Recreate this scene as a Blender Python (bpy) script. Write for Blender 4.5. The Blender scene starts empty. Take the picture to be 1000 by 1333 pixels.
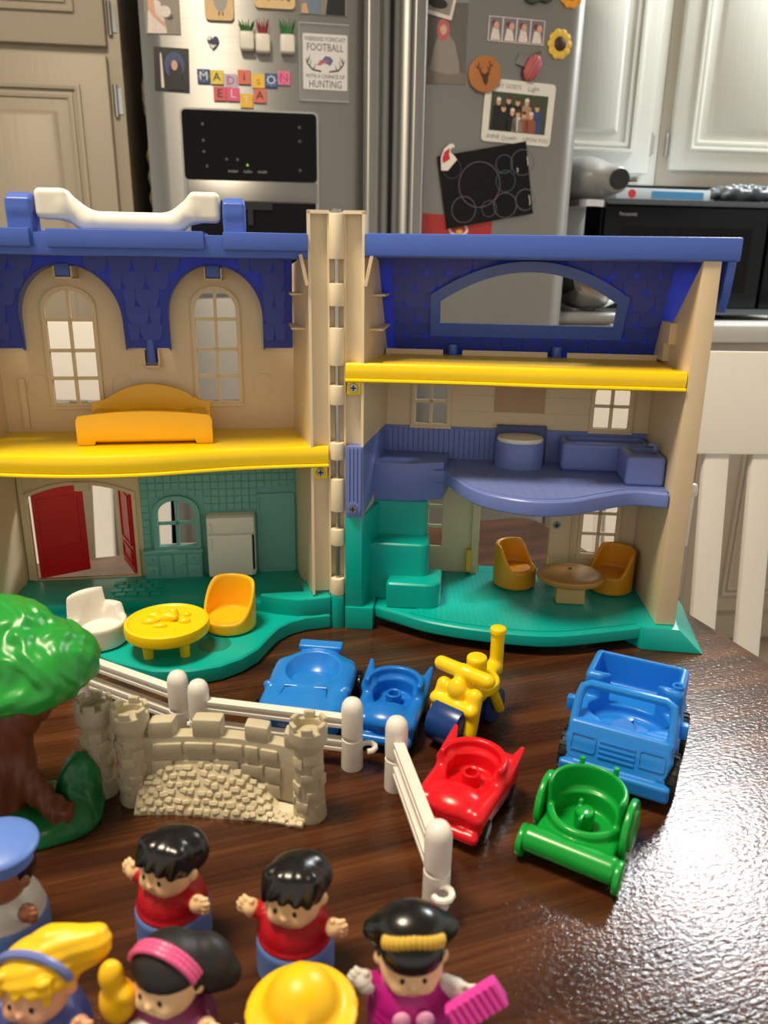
import bpy, bmesh, math, random
import numpy as np
from mathutils import Vector, Matrix
from mathutils.geometry import tessellate_polygon

sc = bpy.context.scene
col = sc.collection
R = math.radians
cos, sin, pi = math.cos, math.sin, math.pi

# ------------------------------------------------------------------ camera, world, lights, exposure
# table top is z = 0, room floor is z = -0.75, metres
cam_d = bpy.data.cameras.new('camera')
cam = bpy.data.objects.new('camera', cam_d)
col.objects.link(cam)
cam_d.sensor_fit = 'VERTICAL'
cam_d.sensor_height = 36.0
cam_d.lens = 27.0
cam_d.clip_start = 0.01
cam_d.clip_end = 50
_p = R(17.9)
_F = Vector((0, cos(_p), -sin(_p)))
_U = Vector((0, sin(_p), cos(_p)))
_X = Vector((1, 0, 0))
_cx = (_X + .0155 * _U).normalized()
_cy = (_U - .0155 * _X).normalized()
cam.matrix_world = Matrix((
    (_cx.x, _cy.x, -_F.x, 0), (_cx.y, _cy.y, -_F.y, 0), (_cx.z, _cy.z, -_F.z, 0.292), (0, 0, 0, 1)))
cam_d.dof.use_dof = True
cam_d.dof.focus_distance = 0.60
cam_d.dof.aperture_fstop = 11.0
sc.camera = cam

w = bpy.data.worlds.new('room_light')
sc.world = w
w.use_nodes = True
w.node_tree.nodes['Background'].inputs[0].default_value = (1.0, .93, .82, 1)
w.node_tree.nodes['Background'].inputs[1].default_value = .68


def area(name, loc, target, sx, sy, power, colr):
    d = bpy.data.lights.new(name, 'AREA')
    d.shape = 'RECTANGLE'
    d.size, d.size_y = sx, sy
    d.energy = power
    d.color = colr
    o = bpy.data.objects.new(name, d)
    col.objects.link(o)
    o.location = loc
    o.rotation_euler = (Vector(target) - Vector(loc)).to_track_quat('-Z', 'Y').to_euler()
    return o


area('kitchen_ceiling_lamp', (1.45, 2.20, 1.70), (1.20, 1.70, 0), .55, .34, 44, (.95, .98, 1.0))
area('dining_ceiling_lamp', (-.42, .30, 1.45), (-.25, .40, 0), .34, .34, 24, (1.0, .84, .63))

vs = sc.view_settings
vs.view_transform = 'Standard'
vs.look = 'None'
vs.gamma = 1.0
vs.use_curve_mapping = False
vs.exposure = 0.15

# ------------------------------------------------------------------ materials


def lin(c):
    c = c / 255.0
    return c / 12.92 if c <= .04045 else ((c + .055) / 1.055) ** 2.4


def rgb(c):
    return (lin(c[0]), lin(c[1]), lin(c[2]), 1.0)


MATS = {}


def mat(name, c, rough=.35, metal=0.0, var=.06, scale=60.0, bump=0.0, bscale=400.0, spec=.5, coat=0.0, trans=0.0, sss=0.0):
    if name in MATS:
        return MATS[name]
    m = bpy.data.materials.new(name)
    m.use_nodes = True
    nt = m.node_tree
    b = nt.nodes['Principled BSDF']
    tc = nt.nodes.new('ShaderNodeTexCoord')
    nz = nt.nodes.new('ShaderNodeTexNoise')
    nz.inputs['Scale'].default_value = scale
    nz.inputs['Detail'].default_value = 3
    nt.links.new(tc.outputs['Object'], nz.inputs['Vector'])
    mx = nt.nodes.new('ShaderNodeMix')
    mx.data_type = 'RGBA'
    base = rgb(c)
    mx.inputs[6].default_value = tuple(k * (1 - var) for k in base[:3]) + (1,)
    mx.inputs[7].default_value = tuple(min(1, k * (1 + var)) for k in base[:3]) + (1,)
    nt.links.new(nz.outputs['Fac'], mx.inputs[0])
    nt.links.new(mx.outputs[2], b.inputs['Base Color'])
    b.inputs['Roughness'].default_value = rough
    b.inputs['Metallic'].default_value = metal
    b.inputs['Specular IOR Level'].default_value = spec
    b.inputs['Coat Weight'].default_value = coat
    if sss:
        b.inputs['Subsurface Weight'].default_value = sss
        b.inputs['Subsurface Scale'].default_value = .004
    if bump:
        n2 = nt.nodes.new('ShaderNodeTexNoise')
        n2.inputs['Scale'].default_value = bscale
        nt.links.new(tc.outputs['Object'], n2.inputs['Vector'])
        bp = nt.nodes.new('ShaderNodeBump')
        bp.inputs['Strength'].default_value = bump
        bp.inputs['Distance'].default_value = .001
        nt.links.new(n2.outputs['Fac'], bp.inputs['Height'])
        nt.links.new(bp.outputs['Normal'], b.inputs['Normal'])
    if trans:
        tl = nt.nodes.new('ShaderNodeBsdfTranslucent')
        nt.links.new(mx.outputs[2], tl.inputs['Color'])
        ms = nt.nodes.new('ShaderNodeMixShader')
        ms.inputs[0].default_value = trans
        out = nt.nodes['Material Output']
        nt.links.new(b.outputs[0], ms.inputs[1])
        nt.links.new(tl.outputs[0], ms.inputs[2])
        nt.links.new(ms.outputs[0], out.inputs['Surface'])
    MATS[name] = m
    return m


def glass_mat():
    m = bpy.data.materials.new('clear_sleeve')
    m.use_nodes = True
    b = m.node_tree.nodes['Principled BSDF']
    b.inputs['Base Color'].default_value = (.9, .92, .92, 1)
    b.inputs['Roughness'].default_value = .15
    b.inputs['Alpha'].default_value = .05
    return m


def wood_mat():
    m = bpy.data.materials.new('dark_stained_wood')
    m.use_nodes = True
    nt = m.node_tree
    N, L = nt.nodes, nt.links
    b = N['Principled BSDF']
    tc = N.new('ShaderNodeTexCoord')
    # long streaky grain
    mp = N.new('ShaderNodeMapping')
    mp.inputs['Scale'].default_value = (2.6, 34, 34)
    L.new(tc.outputs['Object'], mp.inputs['Vector'])
    n1 = N.new('ShaderNodeTexNoise')
    n1.inputs['Scale'].default_value = 1.6
    n1.inputs['Detail'].default_value = 7
    n1.inputs['Roughness'].default_value = .62
    n1.inputs['Distortion'].default_value = .9
    L.new(mp.outputs[0], n1.inputs['Vector'])
    # growth rings with cathedral figure
    mp2 = N.new('ShaderNodeMapping')
    mp2.inputs['Scale'].default_value = (1.0, 7, 7)
    L.new(tc.outputs['Object'], mp2.inputs['Vector'])
    wv = N.new('ShaderNodeTexWave')
    wv.wave_type = 'BANDS'
    wv.bands_direction = 'Y'
    wv.inputs['Scale'].default_value = 1.3
    wv.inputs['Distortion'].default_value = 5.5
    wv.inputs['Detail'].default_value = 3
    wv.inputs['Detail Scale'].default_value = 1.1
    L.new(mp2.outputs[0], wv.inputs['Vector'])
    # fine fibres
    mp3 = N.new('ShaderNodeMapping')
    mp3.inputs['Scale'].default_value = (14, 420, 420)
    L.new(tc.outputs['Object'], mp3.inputs['Vector'])
    n3 = N.new('ShaderNodeTexNoise')
    n3.inputs['Scale'].default_value = 1
    n3.inputs['Detail'].default_value = 3
    L.new(mp3.outputs[0], n3.inputs['Vector'])
    mxa = N.new('ShaderNodeMix')
    mxa.inputs[0].default_value = .20
    L.new(n1.outputs['Fac'], mxa.inputs[2])
    L.new(wv.outputs['Fac'], mxa.inputs[3])
    mxb = N.new('ShaderNodeMix')
    mxb.inputs[0].default_value = .36
    L.new(mxa.outputs[0], mxb.inputs[2])
    L.new(n3.outputs['Fac'], mxb.inputs[3])
    cr = N.new('ShaderNodeValToRGB')
    e = cr.color_ramp.elements
    e[0].position = .25
    e[0].color = rgb((30, 16, 10))
    e[1].position = .78
    e[1].color = rgb((116, 70, 38))
    k = e.new(.5)
    k.color = rgb((72, 40, 22))
    L.new(mxb.outputs[0], cr.inputs[0])
    # dark knot stains
    vo = N.new('ShaderNodeTexNoise')
    vo.inputs['Scale'].default_value = 9
    vo.inputs['Detail'].default_value = 2
    L.new(tc.outputs['Object'], vo.inputs['Vector'])
    kr = N.new('ShaderNodeValToRGB')
    kr.color_ramp.elements[0].position = .62
    kr.color_ramp.elements[0].color = (1, 1, 1, 1)
    kr.color_ramp.elements[1].position = .76
    kr.color_ramp.elements[1].color = (.35, .32, .3, 1)
    L.new(vo.outputs['Fac'], kr.inputs[0])
    mm = N.new('ShaderNodeMix')
    mm.data_type = 'RGBA'
    mm.blend_type = 'MULTIPLY'
    mm.inputs[0].default_value = 1
    L.new(cr.outputs[0], mm.inputs[6])
    L.new(kr.outputs[0], mm.inputs[7])
    L.new(mm.outputs[2], b.inputs['Base Color'])
    # lumpy brushed varnish
    n4 = N.new('ShaderNodeTexNoise')
    n4.inputs['Scale'].default_value = 380
    n4.inputs['Detail'].default_value = 3
    n4.inputs['Roughness'].default_value = .55
    mp4 = N.new('ShaderNodeMapping')
    mp4.inputs['Scale'].default_value = (.75, 1.25, 1)
    L.new(tc.outputs['Object'], mp4.inputs['Vector'])
    L.new(mp4.outputs[0], n4.inputs['Vector'])
    b1 = N.new('ShaderNodeBump')
    b1.inputs['Strength'].default_value = .5
    b1.inputs['Distance'].default_value = .0007
    L.new(n4.outputs['Fac'], b1.inputs['Height'])
    b2 = N.new('ShaderNodeBump')
    b2.inputs['Strength'].default_value = .3
    b2.inputs['Distance'].default_value = .0004
    L.new(n3.outputs['Fac'], b2.inputs['Height'])
    L.new(b1.outputs[0], b2.inputs['Normal'])
    L.new(b2.outputs[0], b.inputs['Normal'])
    b.inputs['Roughness'].default_value = .15
    b.inputs['Specular IOR Level'].default_value = .5
    return m


def steel_mat():
    m = bpy.data.materials.new('brushed_stainless')
    m.use_nodes = True
    nt = m.node_tree
    N, L = nt.nodes, nt.links
    b = N['Principled BSDF']
    tc = N.new('ShaderNodeTexCoord')
    mp = N.new('ShaderNodeMapping')
    mp.inputs['Scale'].default_value = (8, 8, 900)
    L.new(tc.outputs['Object'], mp.inputs['Vector'])
    n = N.new('ShaderNodeTexNoise')
    n.inputs['Scale'].default_value = 1
    n.inputs['Detail'].default_value = 2
    L.new(mp.outputs[0], n.inputs['Vector'])
    mr = N.new('ShaderNodeMapRange')
    mr.inputs[3].default_value = .30
    mr.inputs[4].default_value = .46
    L.new(n.outputs['Fac'], mr.inputs[0])
    L.new(mr.outputs[0], b.inputs['Roughness'])
    b.inputs['Base Color'].default_value = rgb((158, 157, 154))
    b.inputs['Metallic'].default_value = .92
    b.inputs['Anisotropic'].default_value = .85
    b.inputs['Anisotropic Rotation'].default_value = .25
    tg = N.new('ShaderNodeTangent')
    tg.direction_type = 'RADIAL'
    tg.axis = 'Z'
    L.new(tg.outputs[0], b.inputs['Tangent'])
    return m


def grain_paint(name, c):
    m = bpy.data.materials.new(name)
    m.use_nodes = True
    nt = m.node_tree
    N, L = nt.nodes, nt.links
    b = N['Principled BSDF']
    b.inputs['Base Color'].default_value = rgb(c)
    b.inputs['Roughness'].default_value = .42
    tc = N.new('ShaderNodeTexCoord')
    mp = N.new('ShaderNodeMapping')
    mp.inputs['Scale'].default_value = (70, 70, 5)
    L.new(tc.outputs['Object'], mp.inputs['Vector'])
    n = N.new('ShaderNodeTexNoise')
    n.inputs['Scale'].default_value = 1.5
    n.inputs['Detail'].default_value = 4
    L.new(mp.outputs[0], n.inputs['Vector'])
    bp = N.new('ShaderNodeBump')
    bp.inputs['Strength'].default_value = .25
    bp.inputs['Distance'].default_value = .002
    L.new(n.outputs['Fac'], bp.inputs['Height'])
    L.new(bp.outputs[0], b.inputs['Normal'])
    return m


def lined_mat(name, c, rough, sx, sy, depth=.0004, brick=False):
    """plastic with moulded-in groove lines running across object x (and y for tiles)"""
    m = bpy.data.materials.new(name)
    m.use_nodes = True
    nt = m.node_tree
    N, L = nt.nodes, nt.links
    b = N['Principled BSDF']
    b.inputs['Base Color'].default_value = rgb(c)
    b.inputs['Roughness'].default_value = rough
    tc = N.new('ShaderNodeTexCoord')
    br = N.new('ShaderNodeTexBrick')
    br.inputs['Scale'].default_value = 1.0
    br.inputs['Brick Width'].default_value = sx
    br.inputs['Row Height'].default_value = sy
    br.inputs['Mortar Size'].default_value = .0006
    br.inputs['Mortar Smooth'].default_value = .3
    br.offset = .5 if brick else 0.0
    L.new(tc.outputs['Object'], br.inputs['Vector'])
    bp = N.new('ShaderNodeBump')
    bp.invert = True
    bp.inputs['Strength'].default_value = .8
    bp.inputs['Distance'].default_value = depth
    L.new(br.outputs['Fac'], bp.inputs['Height'])
    L.new(bp.outputs[0], b.inputs['Normal'])
    return m


WOOD = wood_mat()
STEEL = steel_mat()
SLEEVE = glass_mat()
CREAM = mat('cream_plastic', (226, 204, 166), .42, var=.03, sss=.0)
CREAM_HINGE = mat('pale_cream_plastic', (240, 224, 190), .38, var=.02)
ROOF = mat('blue_plastic', (72, 104, 196), .36, var=.05)
ROOF_IN = mat('blue_thin_plastic', (84, 106, 222), .38, var=.06, trans=.5)
ROOF_SH = mat('blue_ribbed_plastic', (66, 84, 188), .38, var=.06, trans=.16)
BATH = mat('periwinkle_plastic', (112, 130, 198), .36, var=.04)
BATH_TILE = lined_mat('periwinkle_tiled_plastic', (116, 134, 200), .36, .008, .008)
YELL = mat('yellow_plastic', (252, 214, 8), .32, var=.03)
AMBER = mat('amber_plastic', (250, 190, 26), .34, var=.03)
MUST = mat('mustard_plastic', (226, 150, 22), .34, var=.03)
TAN = mat('caramel_plastic', (186, 132, 62), .30, var=.04)
TEAL = mat('teal_plastic', (0, 176, 164), .30, var=.03)
TEAL_PLANK = lined_mat('teal_plank_plastic', (0, 176, 164), .32, .0045, .5)
SAGE = mat('sage_plastic', (118, 182, 176), .45, var=.03)
RED = mat('red_plastic', (205, 12, 30), .30, var=.04)
WHITE = mat('white_plastic', (238, 234, 226), .32, var=.02)
METAL = mat('screw_metal', (180, 180, 178), .3, 1.0)
DARK = mat('dark_recess', (20, 20, 22), .6)
BLACK = mat('black_plastic', (16, 16, 18), .28)
BLACKHAIR = mat('black_vinyl', (17, 16, 18), .24, spec=.6)
RUBBER = mat('black_rubber', (22, 22, 23), .55, bump=.3)
BLUECAR = mat('sky_blue_plastic', (34, 132, 224), .30, var=.03)
BLUESMALL = mat('deep_sky_plastic', (22, 118, 214), .28, var=.03)
REDCAR = mat('bright_red_plastic', (226, 22, 36), .26, var=.03)
GREEN = mat('bright_green_plastic', (14, 160, 58), .25, var=.03)
TREEGREEN = mat('leaf_green_plastic', (34, 150, 54), .32, var=.08, bump=.25, bscale=120)
DARKGREEN = mat('moss_green_plastic', (18, 112, 60), .32, var=.08, bump=.25, bscale=160)
BARK = mat('brown_bark_plastic', (112, 60, 34), .42, var=.12, bump=.3, bscale=90)
STONE = mat('grey_stone_plastic', (194, 184, 156), .5, var=.08, scale=90, bump=.2, bscale=300)
STONE2 = mat('pale_stone_plastic', (206, 194, 162), .5, var=.08, scale=90, bump=.2, bscale=300)
NAVY = mat('navy_plastic', (24, 62, 128), .26)
SKIN = mat('pale_vinyl', (246, 206, 158), .42, var=.02, sss=.1)
SKIN_D = mat('brown_vinyl', (150, 92, 62), .42, var=.03)
SKIN_P = mat('pink_vinyl', (238, 178, 142), .42, var=.02)
SWEATER = mat('red_vinyl', (190, 14, 32), .42, bump=.35, bscale=900)
JEANS = mat('denim_vinyl', (104, 142, 212), .45, bump=.15, bscale=700)
CAPBLUE = mat('cap_blue_vinyl', (96, 132, 212), .42)
SHIRTW = mat('white_vinyl', (222, 220, 212), .45)
BLOND = mat('blond_vinyl', (250, 200, 24), .4, var=.06)
BAND = mat('blue_band_vinyl', (112, 128, 196), .35)
PINK = mat('pink_band_vinyl', (224, 92, 146), .35)
NAVYV = mat('navy_vinyl', (70, 82, 148), .45)
MAGENTA = mat('magenta_vinyl', (182, 22, 132), .42)
HOTPINK = mat('hot_pink_vinyl', (226, 64, 168), .38)
GOLD = mat('gold_vinyl', (238, 200, 84), .34, .3)
PURPLE = mat('plum_vinyl', (140, 52, 104), .45)
HATY = mat('yellow_vinyl', (252, 196, 16), .38, var=.02)
PANTRY = grain_paint('taupe_painted_wood', (168, 156, 136))
CABW = grain_paint('white_painted_wood', (222, 224, 214))
CHAIRW = mat('white_chair_paint', (230, 226, 218), .4, var=.02, bump=.08, bscale=200)
WALLP = mat('wall_paint', (206, 198, 182), .8)
FLOORM = mat('floor_vinyl', (128, 110, 92), .5, var=.1, scale=8)
TAUPEB = grain_paint('taupe_base_paint', (172, 162, 146))
COUNTER = mat('pale_laminate', (206, 206, 200), .35, var=.05, scale=200)
GLOSSBLK = mat('gloss_black_panel', (7, 7, 9), .12, spec=.16)
MWBLK = mat('microwave_black', (11, 14, 19), .18, spec=.2)
GREYM = mat('mixer_grey_enamel', (146, 147, 145), .36)
CHROME = mat('chrome', (205, 205, 205), .12, 1.0)

# ------------------------------------------------------------------ mesh helpers


class MB:
    def __init__(self, tf=None):
        self.v, self.f, self.tf = [], [], tf

    def add(self, vs_, fs):
        n = len(self.v)
        if self.tf:
            vs_ = [self.tf(*p) for p in vs_]
        self.v += [tuple(p) for p in vs_]
        self.f += [tuple(n + i for i in q) for q in fs]
        return self

    def box(self, c, s, rz=0.0, rx=0.0, ry=0.0, top=1.0):
        hx, hy, hz = s[0] / 2, s[1] / 2, s[2] / 2
        M = Matrix.Rotation(rz, 3, 'Z') @ Matrix.Rotation(ry, 3, 'Y') @ Matrix.Rotation(rx, 3, 'X')
        pts = []
        for z in (-1, 1):
            k = top if z > 0 else 1.0
            for x, y in ((-1, -1), (1, -1), (1, 1), (-1, 1)):
                p = M @ Vector((x * hx * k, y * hy * k, z * hz))
                pts.append((c[0] + p.x, c[1] + p.y, c[2] + p.z))
        return self.add(pts, [(3, 2, 1, 0), (4, 5, 6, 7), (0, 1, 5, 4), (1, 2, 6, 5), (2, 3, 7, 6), (3, 0, 4, 7)])

    def span(self, x0, x1, y0, y1, z0, z1):
        return self.box(((x0 + x1) / 2, (y0 + y1) / 2, (z0 + z1) / 2), (abs(x1 - x0), abs(y1 - y0), abs(z1 - z0)))

    def cyl(self, a, b, r0, r1=None, n=20, cap=True):
        r1 = r0 if r1 is None else r1
        a, b = Vector(a), Vector(b)
        d = (b - a).normalized()
        u = d.orthogonal().normalized()
        v = d.cross(u)
        pts = []
        for c, r in ((a, r0), (b, r1)):
            for i in range(n):
                t = 2 * pi * i / n
                pts.append(c + u * (r * cos(t)) + v * (r * sin(t)))
        fs = [(i, (i + 1) % n, n + (i + 1) % n, n + i) for i in range(n)]
        if cap:
            fs += [tuple(range(n))[::-1], tuple(range(n, 2 * n))]
        return self.add(pts, fs)

    def lathe(self, prof, c=(0, 0, 0), n=28, sx=1.0, sy=1.0, a0=0.0, a1=2 * pi):
        full = abs(a1 - a0 - 2 * pi) < 1e-6
        m = n if full else n + 1
        pts, fs = [], []
        for r, z in prof:
            for i in range(m):
                t = a0 + (a1 - a0) * i / n
                pts.append((c[0] + r * sx * cos(t), c[1] + r * sy * sin(t), c[2] + z))
        for j in range(len(prof) - 1):
            for i in range(n):
                k = (i + 1) % m
                fs.append((j * m + i, j * m + k, (j + 1) * m + k, (j + 1) * m + i))
        return self.add(pts, fs)

    def tube(self, path, r, n=10, closed=False):
        path = [Vector(p) for p in path]
        rs = r if isinstance(r, (list, tuple)) else [r] * len(path)
        up = Vector((0, 0, 1))
        pts, fs = [], []
        N = len(path)
        prev = None
        for i, p in enumerate(path):
            if closed:
                d = (path[(i + 1) % N] - path[i - 1]).normalized()
            else:
                d = (path[min(i + 1, N - 1)] - path[max(i - 1, 0)]).normalized()
            if prev is None:
                u = d.cross(up)
                if u.length < 1e-3:
                    u = d.orthogonal()
            else:
                u = prev - d * prev.dot(d)
            u.normalize()
            prev = u
            v = d.cross(u)
            for k in range(n):
                t = 2 * pi * k / n
                pts.append(p + u * (rs[i] * cos(t)) + v * (rs[i] * sin(t)))
        for i in range(N if closed else N - 1):
            j = (i + 1) % N
            for k in range(n):
                l = (k + 1) % n
                fs.append((i * n + k, i * n + l, j * n + l, j * n + k))
        if not closed:
            fs += [tuple(range(n))[::-1], tuple(range((N - 1) * n, N * n))]
        return self.add(pts, fs)

    def plate(self, outer, holes, fn):
        """polygon with holes extruded; fn(a, b, t) with t 0..1 gives the point"""
        loops = [outer] + list(holes)
        flat = [p for l in loops for p in l]
        tris = tessellate_polygon([[Vector((p[0], p[1], 0)) for p in l] for l in loops])
        n = len(flat)
        pts = [fn(p[0], p[1], 0.0) for p in flat] + [fn(p[0], p[1], 1.0) for p in flat]
        fs = [tuple(t) for t in tris] + [tuple(n + i for i in t)[::-1] for t in tris]
        s = 0
        for l in loops:
            m = len(l)
            for i in range(m):
                j = (i + 1) % m
                fs.append((s + i, s + j, n + s + j, n + s + i))
            s += m
        return self.add(pts, fs)

    def prism(self, poly, z0, z1, holes=()):
        return self.plate(poly, holes, lambda a, b, t: (a, b, z0 + (z1 - z0) * t))

    def build(self, name, m, parent=None, bevel=0.0, angle=35, segs=2, loc=None):
        me = bpy.data.meshes.new(name)
        me.from_pydata(self.v, [], self.f)
        bm = bmesh.new()
        bm.from_mesh(me)
        bmesh.ops.recalc_face_normals(bm, faces=bm.faces)
        if bevel:
            bmesh.ops.dissolve_limit(bm, angle_limit=R(1), verts=bm.verts, edges=bm.edges)
            es = [e for e in bm.edges if len(e.link_faces) == 2 and e.calc_face_angle(0) > R(40)]
            bmesh.ops.bevel(bm, geom=es, offset=bevel, segments=segs, affect='EDGES', profile=.6, clamp_overlap=True)
        bm.to_mesh(me)
        bm.free()
        return link(name, me, m, parent, angle, loc)


def link(name, me, m, parent=None, angle=35, loc=None):
    me.materials.clear()
    me.materials.append(m)
    me.polygons.foreach_set('use_smooth', [True] * len(me.polygons))
    if angle < 170:
        me.set_sharp_from_angle(angle=R(angle))
    o = bpy.data.objects.new(name, me)
    col.objects.link(o)
    if parent:
        o.parent = parent
    if loc:
        o.location = loc
    return o


def share(name, src, parent, loc=(0, 0, 0), rot=(0, 0, 0), scale=(1, 1, 1), mtx=None):
    o = bpy.data.objects.new(name, src.data)
    col.objects.link(o)
    o.parent = parent
    if mtx is not None:
        o.matrix_local = mtx
    else:
        o.location, o.rotation_euler, o.scale = loc, rot, scale
    return o


def tag(o, label, cat, group=None):
    o['label'] = label
    o['category'] = cat
    if group:
        o['group'] = group
    return o


def thing(name, label, cat, loc=(0, 0, 0), rz=0.0, group=None, scale=1.0):
    o = bpy.data.objects.new(name, None)
    o.empty_display_size = .02
    col.objects.link(o)
    o.location = loc
    o.rotation_euler = (0, 0, rz)
    o.scale = (scale,) * 3
    return tag(o, label, cat, group)


def struct(o):
    o['kind'] = 'structure'
    return o


def text_mesh(s, size):
    cu = bpy.data.curves.new('lettering', 'FONT')
    cu.body = s
    cu.size = size
    cu.align_x, cu.align_y = 'CENTER', 'CENTER'
    cu.extrude = .0002
    cu.resolution_u = 2
    o = bpy.data.objects.new('lettering', cu)
    col.objects.link(o)
    dg = bpy.context.evaluated_depsgraph_get()
    me = bpy.data.meshes.new_from_object(o.evaluated_get(dg))
    bpy.data.objects.remove(o)
    bpy.data.curves.remove(cu)
    return me


def lettering(name, s, size, m, parent, x, y, z, wide=1.0, tilt=0.0):
    """upright text in the parent's xz plane, facing -y"""
    o = link(name, text_mesh(s, size), m, parent)
    o.rotation_euler = (pi / 2, tilt, 0)
    o.scale = (wide, 1, 1)
    o.location = (x, y, z)
    return o


# ------------------------------------------------------------------ signed-distance modelling (smooth moulded toys)


def surf_nets(F, lo, h):
    nx, ny, nz = F.shape
    ins = F < 0
    cx, cy, cz = nx - 1, ny - 1, nz - 1
    ids_all, pos_all, quads = [], [], []
    for ax in range(3):
        sl0 = [slice(None)] * 3
        sl1 = [slice(None)] * 3
        sl0[ax] = slice(0, -1)
        sl1[ax] = slice(1, None)
        A, B = F[tuple(sl0)], F[tuple(sl1)]
        ia = ins[tuple(sl0)]
        cr = ia != ins[tuple(sl1)]
        idx = np.argwhere(cr)
        o1, o2 = (ax + 1) % 3, (ax + 2) % 3
        dims = (nx, ny, nz)
        ok = (idx[:, o1] > 0) & (idx[:, o2] > 0) & (idx[:, o1] < dims[o1] - 1) & (idx[:, o2] < dims[o2] - 1)
        idx = idx[ok]
        if not len(idx):
            continue
        t3 = tuple(idx.T)
        fa, fb = A[t3], B[t3]
        t = fa / (fa - fb)
        pos = idx.astype(float)
        pos[:, ax] += t
        q = []
        for d1, d2 in ((1, 1), (0, 1), (0, 0), (1, 0)):
            c = idx.copy()
            c[:, o1] -= d1
            c[:, o2] -= d2
            q.append((c[:, 0] * cy + c[:, 1]) * cz + c[:, 2])
        for a in q:
            ids_all.append(a)
            pos_all.append(pos)
        q = np.stack(q, 1)
        flip = ~ia[t3]
        q[flip] = q[flip][:, ::-1]
        quads.append(q)
    ids = np.concatenate(ids_all)
    pos = np.concatenate(pos_all)
    uq, inv = np.unique(ids, return_inverse=True)
    cnt = np.bincount(inv)
    V = np.stack([np.bincount(inv, pos[:, k]) / cnt for k in range(3)], 1) * h + np.array(lo)
    Q = np.searchsorted(uq, np.concatenate(quads))
    return V, Q


def sdf(name, fn, lo, hi, h, m, parent=None, loc=None):
    lo = np.array(lo, float) - 2 * h
    hi = np.array(hi, float) + 2 * h
    ax = [np.arange(lo[k], hi[k] + h, h) for k in range(3)]
    X, Y, Z = np.meshgrid(*ax, indexing='ij')
    F = fn(X, Y, Z)
    V, Q = surf_nets(F, lo, h)
    me = bpy.data.meshes.new(name)
    me.vertices.add(len(V))
    me.vertices.foreach_set('co', V.astype(np.float32).ravel())
    me.loops.add(Q.size)
    me.loops.foreach_set('vertex_index', Q.astype(np.int32).ravel())
    me.polygons.add(len(Q))
    me.polygons.foreach_set('loop_start', np.arange(0, Q.size, 4, dtype=np.int32))
    me.update(calc_edges=True)
    me.validate()
    return link(name, me, m, parent, 180, loc)


def ell(X, Y, Z, c, r):
    x, y, z = X - c[0], Y - c[1], Z - c[2]
    k0 = np.sqrt((x / r[0]) ** 2 + (y / r[1]) ** 2 + (z / r[2]) ** 2) + 1e-9
    k1 = np.sqrt((x / r[0] ** 2) ** 2 + (y / r[1] ** 2) ** 2 + (z / r[2] ** 2) ** 2) + 1e-9
    return k0 * (k0 - 1) / k1


def sph(X, Y, Z, c, r):
    return np.sqrt((X - c[0]) ** 2 + (Y - c[1]) ** 2 + (Z - c[2]) ** 2) - r


def cap(X, Y, Z, a, b, ra, rb=None):
    rb = ra if rb is None else rb
    d = (b[0] - a[0], b[1] - a[1], b[2] - a[2])
    dd = d[0] ** 2 + d[1] ** 2 + d[2] ** 2 + 1e-12
    t = np.clip(((X - a[0]) * d[0] + (Y - a[1]) * d[1] + (Z - a[2]) * d[2]) / dd, 0, 1)
    return np.sqrt((X - a[0] - t * d[0]) ** 2 + (Y - a[1] - t * d[1]) ** 2 + (Z - a[2] - t * d[2]) ** 2) - (ra + (rb - ra) * t)


def rbox(X, Y, Z, c, hf, r=.002, rz=0.0, rx=0.0):
    x, y, z = X - c[0], Y - c[1], Z - c[2]
    if rz:
        x, y = x * cos(rz) + y * sin(rz), -x * sin(rz) + y * cos(rz)
    if rx:
        y, z = y * cos(rx) + z * sin(rx), -y * sin(rx) + z * cos(rx)
    qx, qy, qz = np.abs(x) - hf[0] + r, np.abs(y) - hf[1] + r, np.abs(z) - hf[2] + r
    return np.sqrt(np.maximum(qx, 0) ** 2 + np.maximum(qy, 0) ** 2 + np.maximum(qz, 0) ** 2) + np.minimum(np.maximum(qx, np.maximum(qy, qz)), 0) - r


def rcyl(X, Y, Z, c, rad, hh, r=.002, sx=1.0, sy=1.0, axis='z'):
    x, y, z = X - c[0], Y - c[1], Z - c[2]
    if axis == 'x':
        x, y, z = y, z, x
    elif axis == 'y':
        x, y, z = x, z, y
    d = np.sqrt((x / sx) ** 2 + (y / sy) ** 2) - rad + r
    e = np.abs(z) - hh + r
    return np.sqrt(np.maximum(d, 0) ** 2 + np.maximum(e, 0) ** 2) + np.minimum(np.maximum(d, e), 0) - r


def tor(X, Y, Z, c, R0, r, sy=1.0):
    d = np.sqrt((X - c[0]) ** 2 + ((Y - c[1]) / sy) ** 2) - R0
    return np.sqrt(d ** 2 + (Z - c[2]) ** 2) - r


def smin(a, b, k):
    if k <= 0:
        return np.minimum(a, b)
    h = np.clip(.5 + .5 * (b - a) / k, 0, 1)
    return b * (1 - h) + a * h - k * h * (1 - h)


def smax(a, b, k):
    return -smin(-a, -b, k)


def un(*fs, k=.0015):
    f = fs[0]
    for g in fs[1:]:
        f = smin(f, g, k)
    return f

# ------------------------------------------------------------------ the setting
struct(MB().span(-3.2, 3.4, -2.4, 3.0, -.80, -.75).build('floor', FLOORM))
struct(MB().span(-3.2, 3.4, -2.4, 3.0, 1.75, 1.80).build('ceiling', WALLP))

KO = (-.49627, 1.72513)
KA = R(7.5)


def KP(a, L, z):
    return (KO[0] + a * cos(KA) - L * sin(KA), KO[1] + a * sin(KA) + L * cos(KA), z)


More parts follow.
